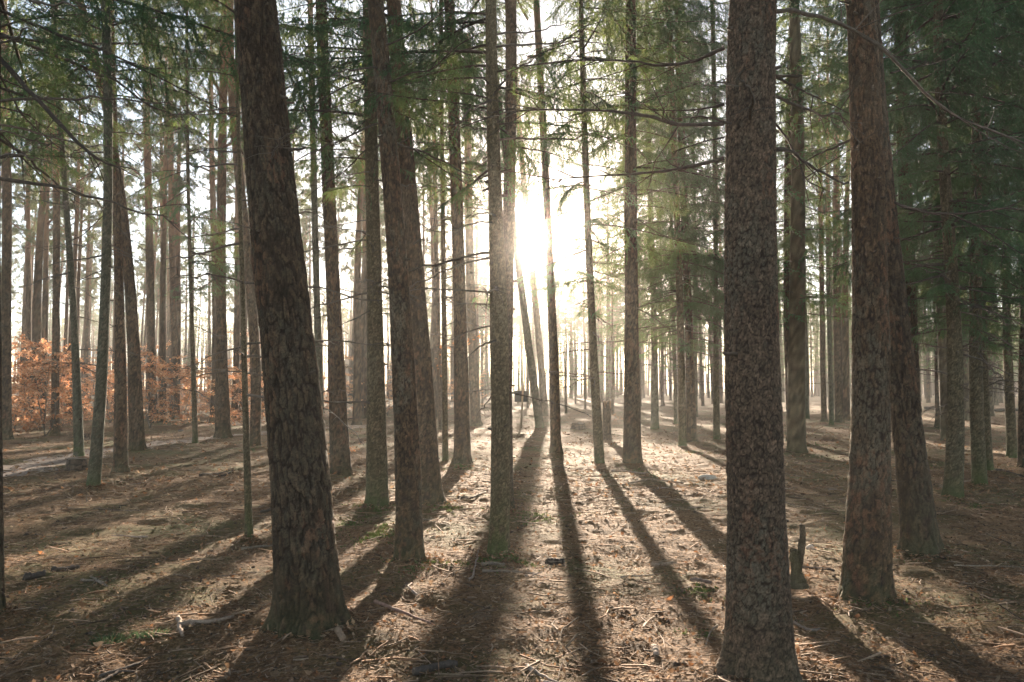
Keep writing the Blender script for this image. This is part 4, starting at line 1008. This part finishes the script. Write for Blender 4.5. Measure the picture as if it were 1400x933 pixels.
# ------------------------------------------------------------------ beech saplings with dry orange leaves
def beech_parts(seed, h, spread, nl):
    r_ = np.random.default_rng(seed); g = Geo(); tips = []
    for st in range(3):
        a = r_.random() * 6.28; n = 10; s = np.linspace(0, 1, n)[:, None]
        P = np.array([math.cos(a) * spread * .25, math.sin(a) * spread * .25, h * (.8 + .25 * r_.random())]) * s + np.cumsum(r_.normal(0, .012, (n, 3)), 0) * h
        P[0] = 0; g.tube(P, np.linspace(.018, .004, n), 5, 0, (.10, .085, .07))
        for b in range(15):
            t = int(r_.integers(1, n)); aa = r_.random() * 6.28; l2 = spread * (.35 + .75 * r_.random()) * (1.1 - .6 * t / n)
            m = 7; q = np.linspace(0, 1, m)[:, None]
            P2 = P[t] + np.array([math.cos(aa), math.sin(aa), .18 * r_.normal() + .12]) * l2 * q + np.cumsum(r_.normal(0, .03, (m, 3)), 0) * l2 * q
            g.tube(P2, np.linspace(.006, .0015, m), 3, 0, (.10, .08, .065)); tips.append(P2)
    stem = g.mesh('beech_stem', [M_TWIG])
    T_ = np.array(tips); n = nl; bi = r_.integers(len(T_), size=n); u = 1 + 4.9 * r_.random(n) ** .8; k0 = np.floor(u).astype(int); fr = (u - k0)[:, None]
    c = T_[bi, k0] * (1 - fr) + T_[bi, np.minimum(k0 + 1, 6)] * fr + r_.normal(0, .05, (n, 3)) * np.array([1, 1, .5])
    a = r_.random(n) * 6.28; tl = r_.normal(-.35, .4, n); L_ = .06 + .04 * r_.random(n)
    U = np.stack([np.cos(a) * np.cos(tl), np.sin(a) * np.cos(tl), np.sin(tl)], -1)
    S = np.cross(U, np.array([0, 0, 1.]) + r_.normal(0, .35, (n, 3))); S /= np.linalg.norm(S, axis=1)[:, None]
    V = np.empty((n, 4, 3)); V[:, 0] = c; V[:, 1] = c + U * (L_ * .5)[:, None] - S * (L_ * .32)[:, None]; V[:, 2] = c + U * L_[:, None]; V[:, 3] = c + U * (L_ * .5)[:, None] + S * (L_ * .32)[:, None]
    V[:, 1, 2] += .006; V[:, 3, 2] += .006
    b = np.arange(n)[:, None] * 4
    g = Geo(); cc = np.array([(.60, .28, .14), (.64, .35, .19), (.52, .22, .10), (.62, .40, .25)])[r_.integers(4, size=n)] * (.7 + .5 * r_.random((n, 1)))
    g.add(V.reshape(-1, 3), np.concatenate([b + [0, 1, 2], b + [0, 2, 3]]), 0, np.repeat(cc, 4, 0))
    return stem, g.mesh('beech_leaves', [M_BEECH], False)
BE = [beech_parts(800, 2.8, 1.9, 2800), beech_parts(801, 2.1, 1.6, 2000), beech_parts(802, 3.6, 2.3, 3600)]
spots = [(62, 594, 1), (205, 586, 1), (250, 582, 0), (20, 588, 0), (48, 586, 1), (70, 580, 2), (112, 582, 0), (150, 578, 1), (35, 572, 2), (90, 570, 0), (160, 570, 0), (5, 575, 1), (290, 574, 1), (325, 576, 0), (338, 588, 1), (355, 573, 2), (255, 570, 1),
         (276, 566, 0), (198, 568, 2), (228, 564, 0), (310, 563, 2), (60, 562, 0), (130, 560, 2), (375, 565, 0)]
for k, (px, py, v) in enumerate(spots):
    x, y = ground_at(px, py); t = empty('beech_sapling', (x, y, tz(x, y) - .02), k * 1.7)
    tag(t, 'orange-leaved beech sapling ' + gap(px), 'beech sapling', 'orange beech saplings ' + gap(px)); s = .95 + .4 * rnd.random()
    link('stem', BE[v][0], t, (0, 0, 0), (0, 0, 0), (s, s, s)); link('foliage', BE[v][1], t, (0, 0, 0), (0, 0, 0), (s, s, s))
for k, (px, py, v) in enumerate([(470, 572, 1), (490, 566, 2), (530, 568, 1), (545, 562, 2), (595, 564, 0), (430, 568, 2), (612, 562, 1), (455, 562, 0), (400, 562, 2), (640, 558, 0), (575, 558, 2)]):
    x, y = ground_at(px, py); t = empty('beech_sapling', (x, y, tz(x, y) - .02), k * 2.1)
    tag(t, 'small orange-leaved beech ' + gap(px), 'beech sapling', 'small beeches ' + gap(px)); s = .8 + .3 * rnd.random()
    link('stem', BE[v][0], t, (0, 0, 0), (0, 0, 0), (s, s, s)); link('foliage', BE[v][1], t, (0, 0, 0), (0, 0, 0), (s, s, s))
def slender(px, py, pts, label, nl, seed, spread=.22):
    """thin seedling with leaves only along one side twig"""
    x0, y0 = ground_at(px, py); r_ = np.random.default_rng(seed); z0 = tz(x0, y0) - .02
    t = empty('beech_seedling', (x0, y0, z0)); tag(t, label, 'beech seedling')
    P = np.array([[0, 0, 0]] + [list(at_depth(a, b, y0) - np.array([x0, y0, z0])) for a, b in pts], float)
    g = Geo(); s = np.linspace(0, len(P) - 1, 20); Qs = np.stack([np.interp(s, np.arange(len(P)), P[:, k]) for k in range(3)], -1)
    g.tube(Qs, np.linspace(.008, .002, 20), 5, 0, (.10, .08, .06)); link('stem', g.mesh('seedling_stem', [M_TWIG]), t)
    n = nl; u = 1 + (len(P) - 1.01) * r_.random(n); k0 = np.minimum(np.floor(u).astype(int), len(P) - 2); fr = (u - k0)[:, None]
    c = P[k0] * (1 - fr) + P[k0 + 1] * fr + r_.normal(0, spread * .4, (n, 3)) * np.array([1, 1, .35])
    a = r_.random(n) * 6.28; L_ = .05 + .03 * r_.random(n); U = np.stack([np.cos(a), np.sin(a), r_.normal(-.2, .35, n)], -1)
    S = np.cross(U, np.array([0, 0, 1.]) + r_.normal(0, .4, (n, 3))); S /= np.linalg.norm(S, axis=1)[:, None]
    V = np.empty((n, 4, 3)); V[:, 0] = c; V[:, 1] = c + U * (L_ * .5)[:, None] - S * (L_ * .32)[:, None]; V[:, 2] = c + U * L_[:, None]; V[:, 3] = c + U * (L_ * .5)[:, None] + S * (L_ * .32)[:, None]
    b = np.arange(n)[:, None] * 4; g = Geo()
    g.add(V.reshape(-1, 3), np.concatenate([b + [0, 1, 2], b + [0, 2, 3]]), 0, np.repeat(np.array((.45, .19, .075)) * (.7 + .5 * r_.random((n, 1))), 4, 0))
    link('foliage', g.mesh('seedling_leaves', [M_BEECH], False), t)
slender(452, 650, [(453, 620), (455, 606), (464, 608), (476, 611)], 'low orange-leaved beech twig before the spruce with split rooty foot', 55, 1, .12)
slender(598, 628, [(600, 520), (604, 474), (625, 470), (650, 463)], 'tall wispy beech twig with orange leaves before the green-tinged spruce', 90, 2, .2)
slender(846, 580, [(844, 574), (840, 570), (836, 566)], 'low bright orange beech shoot beside the stout upright spruce', 80, 3, .4)

# ------------------------------------------------------------------ haze
V = np.array([(x, y, z) for x in (-760, 760) for y in (-340, 960) for z in (-1.6, 21.5)], float)
Q = np.array([(0, 1, 3, 2), (4, 6, 7, 5), (0, 4, 5, 1), (2, 3, 7, 6), (0, 2, 6, 4), (1, 5, 7, 3)])
m, nt, out = new_mat('haze')
pv = nd(nt, 'ShaderNodeVolumePrincipled'); pv.inputs['Density'].default_value = HAZE_DENSITY; pv.inputs['Anisotropy'].default_value = HAZE_G
pv.inputs['Color'].default_value = (.97, .94, .89, 1)
pf = nd(nt, 'ShaderNodeVolumePrincipled'); pf.inputs['Density'].default_value = HAZE_DENSITY * .055; pf.inputs['Anisotropy'].default_value = .965   # narrow forward-scattering lobe, added for the bloom round the sun
pf.inputs['Color'].default_value = (.96, .95, .93, 1)
ad = nd(nt, 'ShaderNodeAddShader'); nt.links.new(pv.outputs[0], ad.inputs[0]); nt.links.new(pf.outputs[0], ad.inputs[1])
nt.links.new(ad.outputs[0], out.inputs['Volume'])
tag(link('haze', make_mesh('haze', V, [Q], [m], smooth=False)), 'pale morning haze filling the forest air', 'haze', None, 'stuff')
